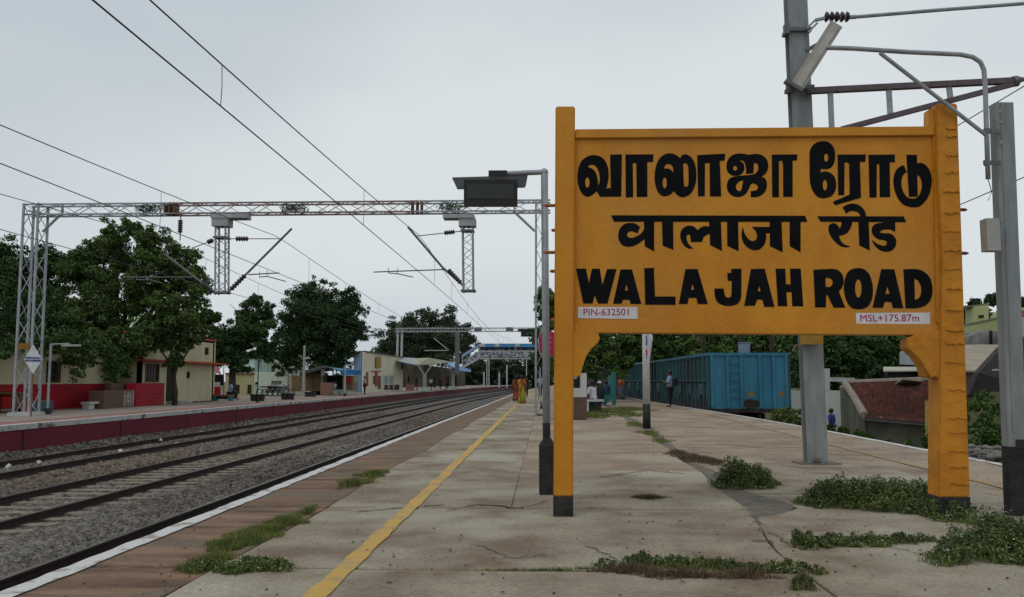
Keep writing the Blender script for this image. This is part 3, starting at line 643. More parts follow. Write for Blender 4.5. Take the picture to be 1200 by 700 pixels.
# ------------------------------------------------------------------ portal over the tracks
YP = 30.4
def lattice(mb, a, b, w1, w2, n, r, up, faces=4, chord=None, rl=None):
    """four chords with zigzag lacing between points a and b, cross-section w1 (side) x w2 (up)"""
    a, b = Vector(a), Vector(b); d = (b-a).normalized(); u = Vector(up); s = d.cross(u).normalized(); u = s.cross(d).normalized()
    cr = [(-1, -1), (1, -1), (1, 1), (-1, 1)]
    P = lambda i, t: a+(b-a)*t+s*(cr[i][0]*w1/2)+u*(cr[i][1]*w2/2)
    for i in range(4): mb.bar(P(i, 0), P(i, 1), chord or r*2, chord or r*2, up=u)
    for i in range(4):
        j = (i+1) % 4
        for k in range(n):
            t0, t1 = k/n, (k+1)/n
            if k % 2: mb.bar(P(i, t0), P(j, t1), rl or r)
            else: mb.bar(P(j, t0), P(i, t1), rl or r)
    return mb
def tower(name, D, pxb, pyb, px_top, group, label):
    pass
portal = thing('overhead_line_portal', 'long lattice steel portal spanning all three tracks in front', 'gantry', (-18.6, YP, 0), group='lattice portals over the tracks')
def gpt(px, py): return at(px, py, 30.9 if px < 300 else 30.5)
BL = at(33, 245, 31.2); BR = at(645, 240, 30.45)
top = 7.52
bl = Vector((BL.x, BL.y, top)); br_ = Vector((BR.x, BR.y, top))
seg = [bl+(br_-bl)*t for t in (0, .28, .75, 1)]
for i, (a, b) in enumerate(zip(seg, seg[1:])):
    mb = lattice(MB(), a, b, .45, .38, int((b-a).length/.62), .018, (0, 0, 1), chord=.055, rl=.022)
    mb.build('beam_section', steel if i != 1 else mat('reddish_galvanised_steel', (.25, .2, .19), (.18, .14, .13), 3), portal)
for t in (.28, .75):
    c = bl+(br_-bl)*t; mb = MB()
    for dx in (-.18, .0, .16): mb.box(c.x+dx-.022, c.x+dx+.022, c.y-.24, c.y+.24, c.z-.21, c.z+.23)
    mb.build('splice_plate', rust, portal)
def leafcloud(N, centers, radii, size, m, name, parent=None, flat=0.0, kind=None, shell=.0):
    C_ = np.array(centers, float); Rr = np.array(radii, float); Rr = Rr if Rr.ndim == 2 else np.repeat(Rr[:, None], 3, 1)
    wgt = Rr.prod(1)**.75; idx = RNG.choice(len(C_), N, p=wgt/wgt.sum())
    d = RNG.normal(size=(N, 3)); d /= np.linalg.norm(d, axis=1)[:, None]; rr = (shell+(1-shell)*RNG.random(N))**(1/2.2)
    pos = C_[idx]+d*Rr[idx]*rr[:, None]
    nrm = RNG.normal(size=(N, 3)) + d*.9 + np.array([0, 0, .5+flat]); nrm /= np.linalg.norm(nrm, axis=1)[:, None]
    t = np.cross(nrm, RNG.normal(size=(N, 3))); t /= np.linalg.norm(t, axis=1)[:, None]; b = np.cross(nrm, t)
    s = size*(.6+.8*RNG.random((N, 1)))
    V = np.stack([pos-t*s, pos-b*s*.42+nrm*s*.1, pos+t*s, pos+b*s*.42+nrm*s*.1], 1).reshape(-1, 3)
    F = np.arange(N*4).reshape(N, 4)
    return np_obj(name, V, F, m, parent, kind)
for t in (.22, .5, .78):                                   # greenery caught in the beam
    c = bl+(br_-bl)*t+Vector((.1 if t < .6 else .5, 0, 0)); leafcloud(420, [tuple(c), tuple(c+Vector((.35, 0, 0)))], [(.42, .2, .2)]*2, .05, mat('green_netting', (.10, .17, .11), (.07, .12, .08)), 'caught_greenery', portal)
# left tower
La = at(29, 487, 30.8); La.z = 0; Lt = Vector((bl.x+.30, bl.y, top+.2))
lattice(MB(), La+Vector((.05, 0, 0)), Lt, .55, .62, 9, .02, (0, 1, 0), chord=.07, rl=.022).build('tower', steel, portal)
MB().bar(Lt+Vector((.3, 0, -1.0)), bl+Vector((1.25, 0, -.15)), .07).bar(Lt+Vector((-.3, 0, -.2)), bl+Vector((.95, 0, -.2)), .06).bar(bl+Vector((1.3, 0, -.2)), bl+Vector((1.3, 0, .2)), .07).build('knee_brace', steel, portal)
MB().box(La.x-.4, La.x+.5, La.y-.4, La.y+.4, 0, .12).build('tower_footing', white_wall, portal)
Ra = Vector((br_.x-.35, br_.y, 0)); Rtt = Vector((br_.x-.32, br_.y, top+.2))
lattice(MB(), Ra, Rtt, .4, .55, 9, .02, (0, 1, 0), chord=.065, rl=.022).build('tower', steel, portal)
MB().bar(Rtt+Vector((-.25, 0, -1.1)), br_+Vector((-1.35, 0, -.15)), .08).bar(Rtt+Vector((-.2, 0, -1.1)), Rtt+Vector((-.2, 0, -1.6)), .07).bar(br_+Vector((-1.3, 0, -.2)), br_+Vector((-1.3, 0, .2)), .06).build('knee_brace', steel, portal)
# drop masts with their platforms
def dropmast(pl_, pr_, cx, y0, y1, side, lab):
    D = 30.6; a, b = at(cx, y0+4, D), at(cx+(1 if cx > 400 else -.5), y1, D)
    q0, q1 = at(pl_, 255, D), at(pr_, 255, D)
    mb = lattice(MB(), a, b, .36, .36, 9, .018, (0, 1, 0), chord=.05, rl=.02); mb.build('drop_mast', steel, portal)
    MB().box(q0.x, q1.x, q0.y-.28, q0.y+.28, q0.z-.07, q0.z+.07).box(a.x-.3, a.x+.3, a.y-.26, a.y+.26, q0.z-.35, q0.z-.07).build('mast_head', mat('pale_steel', (.36, .38, .38), (.28, .3, .3)), portal)
    MB().box(a.x-.24, a.x+.24, a.y-.24, a.y+.24, at(cx, 279 if cx < 400 else 271, D).z-.03, at(cx, 279 if cx < 400 else 271, D).z+.03).build('clamp_band', steel_d, portal); MB().box(b.x-.26, b.x+.26, b.y-.22, b.y+.22, b.z+.02, b.z+.09).build('clamp_band', steel_d, portal)
dropmast(250, 292, 260.5, 258, 345, 1, ''); dropmast(520, 556, 548, 258, 343, -1, '')
gl = mat('brown_glazed_insulator', (.035, .022, .03), (.05, .03, .04), 5, .25)
def cantilever(stay, tube, reg, steady, lab, extra=None):
    D = 30.5; t = thing('cantilever', lab, 'cantilever', tuple(at(*tube[0], D)), group='registration cantilevers hung from the portal')
    A = [at(x, y, D) for x, y in tube]; MB().tube(A, .042, 8).build('bracket_tube', steel_d, t)
    i0 = A[0]+(A[-1]-A[0])*.05; i1 = A[0]+(A[-1]-A[0])*.27; insul(i0, i1, .10, 6, t, gl, .05)
    S = [at(x, y, D) for x, y in stay]; MB().tube(S, .018, 6).build('stay', steel_d, t)
    insul(S[0]+(S[-1]-S[0])*.15, S[0]+(S[-1]-S[0])*.38, .10, 5, t, gl, .04)
    R = [at(x, y, D) for x, y in reg]; MB().tube(R, .024, 6).build('registration_tube', steel_d, t)
    T = [at(x, y, D) for x, y in steady]; mb = MB().tube(T, .02, 6); m_ = T[0]; 
    mb.tube([m_, m_+Vector((0, 0, .2))], .012, 5); mb.tube([T[1], T[1]+Vector((0, 0, .22))], .012, 5); mb.build('steady_arm', steel_d, t); return t
cantilever([(267, 280), (330, 280)], [(267, 343), (342, 268)], [(291, 322), (327, 320)], [(304, 325), (313, 324), (335, 330)], 'cantilever reaching right from the left drop mast')
cantilever([(254, 280), (225, 291)], [(253, 345), (232, 328), (193, 298)], [(230, 325), (143, 325)], [(160, 328), (176, 328), (190, 332)], 'cantilever reaching left from the left drop mast across the tree')
cantilever([(541, 271), (487, 277)], [(543, 335), (519, 314), (478, 266)], [(521, 316), (438, 319)], [(455, 320), (466, 321), (484, 325)], 'cantilever reaching left from the right drop mast')
t = thing('suspension_insulator', 'brown string insulator hanging under the left part of the portal beam', 'insulator', tuple(at(211, 252, 30.8)))
MB().tube([at(212, 250, 30.8), at(211, 282, 30.8)], .02, 6).build('rod', steel_d, t); insul(at(211.5, 258, 30.8), at(211, 273, 30.8), .1, 6, t, gl, .05)
# overhead wires
wire_m = mat('dark_wire', (.03, .032, .035), (.02, .02, .02), 3, .6)
def catenary(xs, label, P=(30.4, 103.6), zc=5.12, zm=6.45, sag=.95, r=.011, dx=-.1):
    t = thing('overhead_wire', label, 'wire', (xs, 30.4, 5), group='overhead wires of the tracks')
    ys = [-38+2*i for i in range(140)]; span = P[1]-P[0]
    st = lambda y: xs+curve(y)+.18*math.cos((y-P[0])/span*math.pi)
    zmf = lambda y: zm-sag*4*((((y-P[0])/span) % 1)*(1-((y-P[0])/span) % 1))
    MB().tube([(st(y), y, zc) for y in ys], r, 5).build('contact_wire', wire_m, t)
    MB().tube([(st(y)+dx*.0, y, zmf(y)) for y in ys], r, 5).build('messenger_wire', wire_m, t)
    mb = MB()
    for y in [P[0]-18.8, P[0]-9.5, P[0]-28, P[0]+4, P[0]+10.5, P[0]+19, P[0]+28, P[0]+36, P[0]+45, P[0]+54, P[0]+63, P[0]+70]:
        mb.tube([(st(y), y, zc), (st(y)+.01, y+.0, (zc+zmf(y))/2), (st(y), y, zmf(y))], r*.55, 4)
    mb.build('dropper', wire_m, t)
catenary(-4.72, 'overhead wire pair nearest to the platform, crossing the sky from the top left')
catenary(-9.9, 'middle overhead wire pair meeting the portal between its drop masts')
catenary(-14.2, 'farthest overhead wire pair, passing the tree on the left')
catenary(9.0, 'overhead wire pair above the wagons at the right', zm=7.1, sag=.4)
# second portal, far down the line
far = thing('overhead_line_portal', 'small distant steel portal across the tracks before the footbridge', 'gantry', (-16.5, 103.6, 0), group='lattice portals over the tracks')
D = 103.6
a, b = at(463, 387, D), at(640, 386.5, D)
lattice(MB(), a, b, .45, .42, 44, .03, (0, 0, 1), chord=.085, rl=.04).build('beam', mat('pale_far_steel', (.42, .44, .44), (.34, .36, .36)), far)
for px in (464.5, 469.5): q = at(px, 452.6, D); MB().bar((q.x, q.y, 0), (q.x+.1, q.y, 7.5), .24).build('leg', mat('pale_far_steel', (.4, .4, .4)), far)
MB().box(q.x-.35, q.x+.4, q.y-.3, q.y+.3, 2.6, 3.5).build('leg_box', steel_d, far)
q = at(640, 452, D); MB().bar((q.x, q.y, 0), (q.x, q.y, 7.5), .25).build('leg', steel, far)
q = at(536, 387, D); MB().box(q.x-.25, q.x+.25, q.y-.25, q.y+.25, q.z-5.3, q.z-.2).build('drop_mast', steel_d, far)
for px in (560, 597): 
    q = at(px, 386, D); MB().box(q.x-.45, q.x+.45, q.y-.1, q.y+.1, q.z-.25, q.z+.25).build('splice_plate', steel_d, far)
MB().tube([at(508, 396, D), at(526, 411, D)], .05).tube([at(497, 411, D), at(524, 411, D)], .05).build('cantilever_tube', mat('pale_far_steel', (.4, .4, .4)), far)
# far display box
db = thing('platform_display_box', 'small far black display box hung on a post near the footbridge', 'display box', tuple(at(620, 452, 62)))
D = 62; bxx = lambda px0, px1, py0, py1, m, nm: MB().prism([at(px0, py1, D), at(px1, py1, D), at(px1, py0, D), at(px0, py0, D)], FH*.4).build(nm, m, db)
bxx(610.5, 627, 388, 394.5, blk, 'case'); bxx(607, 632, 385.5, 388.5, blk, 'hood')
q = at(633, 450, D+.3); MB().bar((q.x, q.y, 0), (q.x, q.y, 5.2), .1).build('post', steel, db)
MB().bar((q.x, q.y, 5.1), at(618, 386, D+.3), .08).build('arm', steel, db)
# footbridge
fb = thing('footbridge', 'covered steel footbridge with blue roof and sloping stair over the tracks', 'footbridge', tuple(at(560, 446, 190)))
D = 190; q = lambda px, py, d=0: at(px, py, D+d)
fbw = mat('pale_bridge_steel', (.46, .47, .48), (.36, .37, .38), .3); fbd = mat('bridge_patterned_panel', (.34, .35, .38), (.06, .07, .10), 1.6, .8, lo=.42, hi=.56, detail=3)
MB().prism([q(561, 421), q(660, 421), q(660, 418.5), q(561, 418.5)], FH*2.6).build('deck', fbw, fb)
MB().prism([q(561, 412.2), q(660, 412.2), q(660, 411), q(561, 411)], FH*.15).build('handrail', fbw, fb)
MB().prism([q(561, 420), q(660, 420), q(660, 412), q(561, 412)], FH*.06).prism([q(561, 411, 2.6), q(660, 411, 2.6), q(660, 404, 2.6), q(561, 404, 2.6)], FH*.06).build('side_panel', fbd, fb)
for i, px in enumerate([561.5, 576, 590.5, 602, 615.5, 629, 642]): MB().prism([q(px-.5, 420, -.1), q(px+.5, 420, -.1), q(px+.5, 411, -.1), q(px-.5, 411, -.1)], FH*.1).build('panel_post', fbw, fb)
for px in (562, 604, 645): MB().prism([q(px-.35, 412), q(px+.35, 412), q(px+.35, 406), q(px-.35, 406)], FH*.1).build('roof_post', fbw, fb)
blue_r = mat('blue_roof_sheet', (.07, .24, .48), (.05, .18, .38), .4, .6)
MB().prism([q(559, 406.8), q(660, 406.8), q(660, 402.8), q(562, 402.8)], FH*3.2).build('roof', blue_r, fb)
for a_, b_ in ((562, 568.5), (580, 585.5), (603.5, 609)): MB().prism([q(a_, 406.3, -.08), q(b_, 406.3, -.08), q(b_, 403.4, -.08), q(a_, 403.4, -.08)], FH*.05).build('pale_roof_sheet', white_wall, fb)
MB().prism([q(541, 416), q(541, 419.5), q(561, 406.5), q(562, 402.8)], FH*3.2).build('stair_roof', mat('stair_roof_blue', (.16, .3, .45), (.3, .4, .5), .5), fb)
MB().prism([q(541.5, 432), q(541.5, 429.5), q(561.5, 418.5), q(561.5, 421)], FH*2.6).build('stair_stringer', fbw, fb)
MB().prism([q(541.5, 430), q(541.5, 423), q(561.5, 412), q(561.5, 419)], FH*.06).build('stair_panel', fbd, fb)
for px in (541.8, 551, 560.5): 
    k = (px-541.5)/20; MB().prism([q(px-.4, 431-11*k, -.1), q(px+.4, 431-11*k, -.1), q(px+.4, 417-12*k, -.1), q(px-.4, 417-12*k, -.1)], FH*.12).build('stair_post', fbw, fb)
for px in (570.5, 573, 617, 642): MB().prism([q(px-.5, 452), q(px+.5, 452), q(px+.5, 420), q(px-.5, 420)], FH*.4).build('column', fbw, fb)
for px, yt in ((567, 436), (585, 437), (594, 428)):
    p = at(px, 452, 150); tag(MB().bar((p.x, p.y, 0), (p.x, p.y, at(px, yt, 150).z), .25).build('far_post', fbw), {567: 'short pale post left of the footbridge columns', 585: 'short pale post right of the footbridge columns', 594: 'taller pale post under the middle of the footbridge'}[px], 'post')

# ------------------------------------------------------------------ trees
def tree(name, label, base, lobes, N, size, m, trunk_r=.2, cat='tree', group=None, m2=None, limbs=True, tips=None):
    """lobes: list of (x,y,z,r or (rx,ry,rz)) in world"""
    t = thing(name, label, cat, tuple(base), group=group)
    base = Vector(base); cs = [Vector(l[:3]) for l in lobes]; top_ = sum(cs, Vector())/len(cs)
    fork = Vector((base.x+(top_.x-base.x)*.35, base.y+(top_.y-base.y)*.35, base.z+(top_.z-base.z)*.55))
    mb = MB().tube([base-Vector((0, 0, .3)), base+(fork-base)*.35+Vector((.06, 0, 0)), base+(fork-base)*.7-Vector((.05, 0, 0)), fork], [trunk_r*1.25, trunk_r, trunk_r*.85, trunk_r*.7], 9)
    mb.build('trunk', bark, t, smooth=True)
    if limbs:
        lb = MB()
        for c in cs[:14]:
            mid_ = (fork+c)/2+Vector((random.uniform(-.2, .2), random.uniform(-.2, .2), .15)); lb.tube([fork-Vector((0, 0, .1)), mid_, c], [trunk_r*.55, trunk_r*.32, trunk_r*.12], 6)
            for k in range(3): e = c+Vector((random.uniform(-1, 1), random.uniform(-1, 1), random.uniform(-.4, 1)))*(l_r(lobes[cs.index(c)])*.8); lb.tube([mid_+(c-mid_)*random.random(), e], [trunk_r*.14, trunk_r*.04], 4)
        lb.build('limb', bark, t)
    sub = []; rad = []
    for l in lobes:
        r = l[3] if isinstance(l[3], (tuple, list)) else (l[3],)*3
        sub.append(l[:3]); rad.append(tuple(x*.62 for x in r))
        for k in range(24):           # clumps round each lobe, ragged outline
            d = Vector((random.gauss(0, 1), random.gauss(0, 1), random.gauss(0, .9))).normalized(); f = random.uniform(.5, 1.12); q = random.uniform(.14, .36)
            sub.append((l[0]+d.x*r[0]*f, l[1]+d.y*r[1]*f, l[2]+d.z*r[2]*f)); rad.append((r[0]*q, r[1]*q, r[2]*q*.75))
    n2 = int(N*.3) if m2 else 0
    leafcloud(N-n2, sub, rad, size, m, 'crown', t)
    if n2:
        hi = [i for i, s in enumerate(sub) if random.random() < .45]; leafcloud(n2, [sub[i] for i in hi], [rad[i] for i in hi], size, m2, 'mixed_sprays' if False else 'mixed_foliage', t)  # second leaf tone on a random share of the clumps
    return t
def l_r(l): return l[3] if not isinstance(l[3], (tuple, list)) else min(l[3])
def L(px, py, D, r): p = at(px, py, D); return (p.x, p.y, p.z, r*D/1000 if not isinstance(r, tuple) else tuple(v*D/1000 for v in r))
def base_at(px, D, z=0): p = at(px, 446, D); return (p.x, p.y, z)
tree('broad_tree', 'dark leafy tree at the left edge behind the red and cream hall', base_at(30, 47), [L(-30, 330, 48, 48), L(10, 330, 47, 40), L(50, 345, 48, 46), L(20, 390, 47, 48), L(75, 390, 46, 36), L(-40, 400, 46, 50), L(48, 312, 47, 26), L(8, 300, 47, 22), L(-10, 405, 31, 24), L(22, 402, 33, (24, 20, 18)), L(60, 404, 34.5, (24, 20, 20)), L(90, 420, 36.5, (22, 18, 26)), L(112, 405, 38, 22), L(128, 428, 38.5, (18, 16, 20)), L(75, 395, 36, 24), L(40, 392, 35, 22), L(-20, 380, 40, 40), L(55, 375, 42, 34), L(5, 330, 46, 44), L(-5, 292, 46, 24), L(70, 310, 46.5, 24), L(20, 360, 45, 42)], 70000, .095, leaf_d, .35, m2=leaf_m)
tree('broad_tree', 'tall spreading tree over the cream building with red bands', base_at(128, 45.5), [L(140, 300, 45, (38, 38, 34)), L(118, 292, 45, 27), L(175, 285, 44, 25), L(135, 275, 44, 20), L(200, 310, 44, 30), L(220, 330, 44, 26), L(165, 340, 44, 42), L(120, 360, 43, 38), L(85, 390, 43, 34), L(125, 410, 42, 36), L(160, 395, 41.5, 26), L(205, 365, 43, 34), L(232, 352, 43, 15), L(105, 330, 45, 34), L(150, 265, 44, 12), L(95, 305, 44.5, 22), L(225, 300, 43.5, 12), L(100, 425, 42, 26), L(140, 428, 41.5, 20)], 90000, .085, leaf_m, .3, m2=leaf_l)
tree('slender_tree', 'slender leaning tree rooted in front of the cream building', base_at(205, 43.2), [L(205, 420, 43, (14, 12, 17)), L(195, 400, 43, (19, 14, 16)), L(222, 398, 43, (15, 12, 15)), L(215, 378, 43, 24), L(190, 380, 43, 18), L(182, 402, 42.8, (8, 7, 12)), L(238, 385, 43.2, 10)], 16000, .075, leaf_m, .12, m2=leaf_l)
tree('broad_tree', 'dark bushy tree just right of the cream building with red bands', base_at(270, 58), [L(290, 375, 60, 23), L(262, 395, 58, 26), L(300, 395, 59, 22), L(275, 420, 58, (30, 26, 20)), L(312, 365, 60, 12), L(250, 420, 58, 18), L(312, 410, 59, 16), L(242, 372, 58, 14), L(300, 350, 60, 8)], 34000, .11, leaf_d, .25, m2=leaf_m)
tree('broad_tree', 'big dense round tree behind the blue roofed kiosk', base_at(370, 76), [L(372, 365, 76, 36), L(345, 385, 76, 28), L(400, 372, 75, 26), L(340, 415, 75, 24), L(375, 410, 75, 30), L(405, 405, 75, 22), L(370, 345, 76, 20), L(410, 350, 76, 16), L(350, 352, 76, 16), L(420, 385, 75, 13), L(335, 430, 75, 15), L(395, 425, 75, 18), L(424, 365, 76, 9), L(374, 388, 76, (50, 40, 46)), L(374, 372, 75, (44, 36, 38))], 70000, .12, leaf_d, .4, m2=mat('deep_green_leaves', (.034, .058, .026), (.02, .036, .018), .5, .8, island=.4, spec=.15))
tree('broad_tree', 'very large distant tree rising behind the station canopy', base_at(500, 212), [L(500, 395, 212, (38, 30, 30)), L(525, 390, 212, (26, 26, 28)), L(485, 380, 212, (26, 22, 18)), L(505, 372, 212, 12), L(470, 400, 212, 24), L(540, 400, 212, 20), L(455, 405, 212, 15), L(445, 412, 212, 10), L(500, 415, 212, (50, 30, 20)), L(545, 415, 212, 14), L(525, 376, 212, 13), L(505, 402, 212, (48, 34, 32)), L(480, 405, 212, (40, 30, 26))], 50000, .32, mat('hazy_green_leaves', (.060, .088, .045), (.034, .052, .03), .12, .8, island=.4, spec=.15), .8, m2=mat('hazy_light_leaves', (.08, .11, .055), (.05, .07, .04), .12, .8, island=.4, spec=.15))
tree('platform_tree', 'leafy tree standing over the benches behind the name board', base_at(700, 50), [L(690, 400, 50, 32), L(715, 420, 49, (26, 22, 22)), L(735, 410, 50, 24), L(675, 420, 48, (22, 20, 20)), L(650, 370, 51, 26), L(636, 395, 51, 16), L(640, 350, 51, 17), L(700, 360, 50, 34), L(690, 436, 48, (16, 12, 8)), L(718, 440, 48, (14, 10, 7)), L(750, 395, 50, 16), L(632, 420, 52, 12)], 40000, .10, leaf_m, .25, m2=leaf_l)
for i, (px, py, D, r, n) in enumerate([(575, 428, 230, 16, 3500), (600, 432, 235, 18, 3500), (625, 425, 230, 20, 3500), (555, 432, 225, 14, 3000), (645, 418, 240, 22, 3000)]):
    tree('far_tree', ['rounded far tree left of centre beneath the footbridge', 'low wide far tree beneath the middle of the footbridge', 'far tree beneath the right end of the footbridge', 'far tree beside the foot of the footbridge stair', 'far tree partly hidden by the name board pole'][i], base_at(px, D, -1), [L(px, py, D, (r, r, r*.9)), L(px-r*.6, py+8, D, r*.7), L(px+r*.6, py+6, D, r*.7), L(px, py+16, D, r)], n, .55, mat('hazy_green_leaves', (1, 1, 1)), .4, group='far trees behind the footbridge', limbs=False)
rt = [(760, 408, 85, 26), (795, 405, 90, 28), (830, 412, 80, 22), (850, 400, 92, 24), (885, 408, 78, 26), (915, 402, 84, 24), (965, 415, 46, 34), (1000, 405, 50, 34), (1035, 408, 52, 26), (945, 400, 70, 30), (735, 415, 95, 22), (1060, 400, 58, 22)]
labs = ['tree behind the wagons nearest the short white post', 'tree behind the wagons above the schoolbag man', 'low round tree just above the long wagon side', 'tree behind the wagon roof corner', 'tree directly behind the blue water tank', 'tree behind the right end of the blue wagon', 'dark tree right of the tall mast foot', 'dark tree above the red tiled roof', 'dark tree left of the ochre bracket', 'tree seen on both sides of the tall mast', 'farthest tree at the left end of the wagons', 'tree above the beige roof beside the ochre post']
for i, (px, py, D, r) in enumerate(rt):
    tree('background_tree', labs[i], base_at(px, D, -1), [L(px, py, D, r), L(px-r*.8, py+10, D, r*.8), L(px+r*.8, py+8, D, r*.8), L(px-r*.5, py+30, D, (r*1.2, r, r*.8)), L(px+r*.6, py+32, D, (r*1.2, r, r*.8)), L(px+5, py-r*.7, D, r*.6)], 9000, .0030*D, leaf_m if i not in (6, 7, 8) else leaf_d, .13, group='trees behind the wagons', m2=leaf_l if i < 6 else leaf_m, limbs=False)
for i, (px, D) in enumerate([(821, 70), (866, 68), (901, 66)]):
    b = Vector(base_at(px, D, -1)); tp_ = at(px+3, 372, D); t = thing('palm_tree', ['palm with a thin trunk left of the blue water tank', 'palm trunk right behind the blue water tank', 'palm trunk above the right end of the wagon'][i], 'palm', tuple(b), group='palms behind the wagons')
    MB().tube([b, b+(tp_-b)*.5+Vector((.1, 0, 0)), tp_], [.26, .2, .17], 8).build('trunk', bark, t, smooth=True)
    mb = MB()
    for k in range(13):
        a = k*.49; l = 2.6; pts = [tp_+Vector((math.cos(a)*l*s, math.sin(a)*l*s, .9*s-2.2*s*s)) for s in (0, .3, .6, .85, 1)]
        for u, v in zip(pts, pts[1:]):
            dd = (v-u).normalized(); sd = dd.cross(Vector((0, 0, 1))).normalized()
            for j in range(6):
                p = u+(v-u)*j/6
                for s in (-1, 1): n0 = len(mb.v); mb.add([p, p+dd*.05, p+sd*s*.5+dd*.2-Vector((0, 0, .18))], [(0, 1, 2)])
    mb.build('fronds', leaf_m, t)
tree('hill_tree', 'distant tree line on the rise behind the yellow green house', base_at(1160, 120, 4), [L(1145, 358, 120, 9), L(1165, 352, 120, 10), L(1185, 362, 120, 10), L(1200, 360, 120, 10), L(1150, 375, 120, 20), L(1185, 378, 120, 20), L(1120, 380, 120, 16)], 9000, .3, leaf_d, .5, limbs=False)

# ------------------------------------------------------------------ wall builder with real openings
def wall(parent, p0, p1, z0, z1, th, m, openings=(), name='wall'):
    """p0,p1: (x,y) ends; openings: (s0,s1,z0,z1) measured along"""
    a, b = Vector((*p0, 0)), Vector((*p1, 0)); d = (b-a); Ln = d.length; d.normalize(); n = Vector((-d.y, d.x, 0))
    xs = sorted({0, Ln, *[v for o in openings for v in o[:2]]}); zs = sorted({z0, z1, *[v for o in openings for v in o[2:]]})
    mb = MB()
    for s0, s1 in zip(xs, xs[1:]):
        for c0, c1 in zip(zs, zs[1:]):
            ms, mz = (s0+s1)/2, (c0+c1)/2
            if any(o[0] < ms < o[1] and o[2] < mz < o[3] for o in openings): continue
            q = [a+d*s0, a+d*s1, a+d*s1+n*th, a+d*s0+n*th]
            mb.prism([v+Vector((0, 0, c0)) for v in q], Vector((0, 0, c1-c0)))
    return mb.build(name, m, parent)
def window(parent, p0, p1, s0, s1, z0, z1, m=None, bars=3, fm=None, depth=.12, name='window', hor=2):
    a, b = Vector((*p0, 0)), Vector((*p1, 0)); d = (b-a).normalized(); n = Vector((-d.y, d.x, 0)); P = lambda s, z, k: a+d*s+Vector((0, 0, z))+n*k
    w = MB()
    fm = fm or mat('brown_window_frame', (.10, .055, .035))
    for q in ((s0, s0+.05, z0, z1), (s1-.05, s1, z0, z1), (s0+.05, s1-.05, z0, z0+.05), (s0+.05, s1-.05, z1-.05, z1)):
        w.prism([P(q[0], q[2], .03), P(q[1], q[2], .03), P(q[1], q[3], .03), P(q[0], q[3], .03)], n*.05)
    for i in range(1, bars+1): s = s0+(s1-s0)*i/(bars+1); w.prism([P(s-.015, z0+.05, .035), P(s+.015, z0+.05, .035), P(s+.015, z1-.05, .035), P(s-.015, z1-.05, .035)], n*.03)
    for i in range(1, hor+1): z = z0+(z1-z0)*i/(hor+1); w.prism([P(s0+.05, z-.012, .05), P(s1-.05, z-.012, .05), P(s1-.05, z+.012, .05), P(s0+.05, z+.012, .05)], n*.02)
    o = w.build(name, fm, parent)
    MB().prism([P(s0+.05, z0+.05, depth-.02), P(s1-.05, z0+.05, depth-.02), P(s1-.05, z1-.05, depth-.02), P(s0+.05, z1-.05, depth-.02)], n*.01).build('pane', m or glass_m, o); return o

# ---- red and cream hall (far left); front faces the tracks, so walls run along +y with the inside at -x
h1 = thing('station_hall', 'low cream hall with a bright red lower wall behind the diamond sign', 'building', (-21.6, 38, 0))
# going from far to near keeps the inner side at -x
def yof(px, L_): return (-L_)/((640-px)/1000.)      # depth where a line at x=L_ shows at px
F0, F1 = (-21.3, 30.0), (-21.3, 43.0)
y60, y43 = yof(60, -21.3), yof(43, -21.3)
ops = [(y43-30, y60-30+.1, 1.15, 2.1)]
wall(h1, F0, F1, 1.10, 2.75, .2, cream, ops); wall(h1, (F0[0], F0[1]), (F1[0], F1[1]), 0, 1.10, .2, redpaint, name='red_dado')
window(h1, F0, F1, ops[0][0], ops[0][1], 1.15, 2.1, glass_m, 3)
for k in range(6): MB().box(-21.295, -21.285, 30.1, 42.9, .15+k*.17, .158+k*.17).build('groove', mat('dark_red_groove', (.10, .005, .01)), bpy.data.objects['red_dado'] if False else h1)
MB().box(-27, -20.9, 29.8, 43.2, 2.75, 2.87).build('roof', mat('dark_roof_edge', (.12,.11,.11)), h1); MB().box(-27, -21.5, 42.8, 43, 0, 2.74).build('end_wall', cream, h1)
MB().box(-21.26, -21.16, 31, 31.08, 1.9, 2.5).build('wall_mark', dark_m, h1)
# ---- cream building with red bands
h2 = thing('station_block', 'cream two tier block with orange red bands, a red ribbed bay and a black door', 'building', (-20.2, 45, 0))
X = -20.2; G0, G1 = (X, 41.9), (X, yof(247.6, X)); gl_ = G1[1]-G0[1]
sy = lambda px: yof(px, X)-G0[1]
ops = [(sy(163.5), sy(181), 1.15, 2.1), (sy(189.5), sy(200.5), .12, 2.1), (sy(234.5), sy(239.5), 2.75, 3.2), (sy(213.5), sy(218), 1.35, 1.75)]
wall(h2, G0, G1, 0, 3.62, .2, cream, ops)
wall(h2, (X-6, G0[1]-.0), (X-.0, G0[1]+.0), 0, 3.62, .2, cream, name='end_wall')
wall(h2, (X-.0, G1[1]-.2), (X-6, G1[1]-.2), 0, 3.62, .2, cream, name='rear_wall')
window(h2, G0, G1, *ops[0], glass_m, 4, hor=2); window(h2, G0, G1, *ops[2], glass_m, 0, hor=0, name='vent'); 
window(h2, G0, G1, *ops[3], glass_m, 0, hor=0, name='hatch')
dd = MB(); dd.box(X-.08, X-.05, G0[1]+ops[1][0], G0[1]+ops[1][1], .12, 2.1); do = dd.build('door', dark_m, h2)
mb = MB(); n_ = 5
for i in range(n_+1): y = G0[1]+ops[1][0]+.03+(ops[1][1]-ops[1][0]-.06)*i/n_; mb.box(X-.035, X-.015, y-.012, y+.012, .12, 2.08)
for z in (.6, 1.1, 1.6): mb.box(X-.03, X-.01, G0[1]+ops[1][0], G0[1]+ops[1][1], z-.015, z+.015)
mb.build('door_grille', mat('grille_grey', (.05, .05, .05)), do)
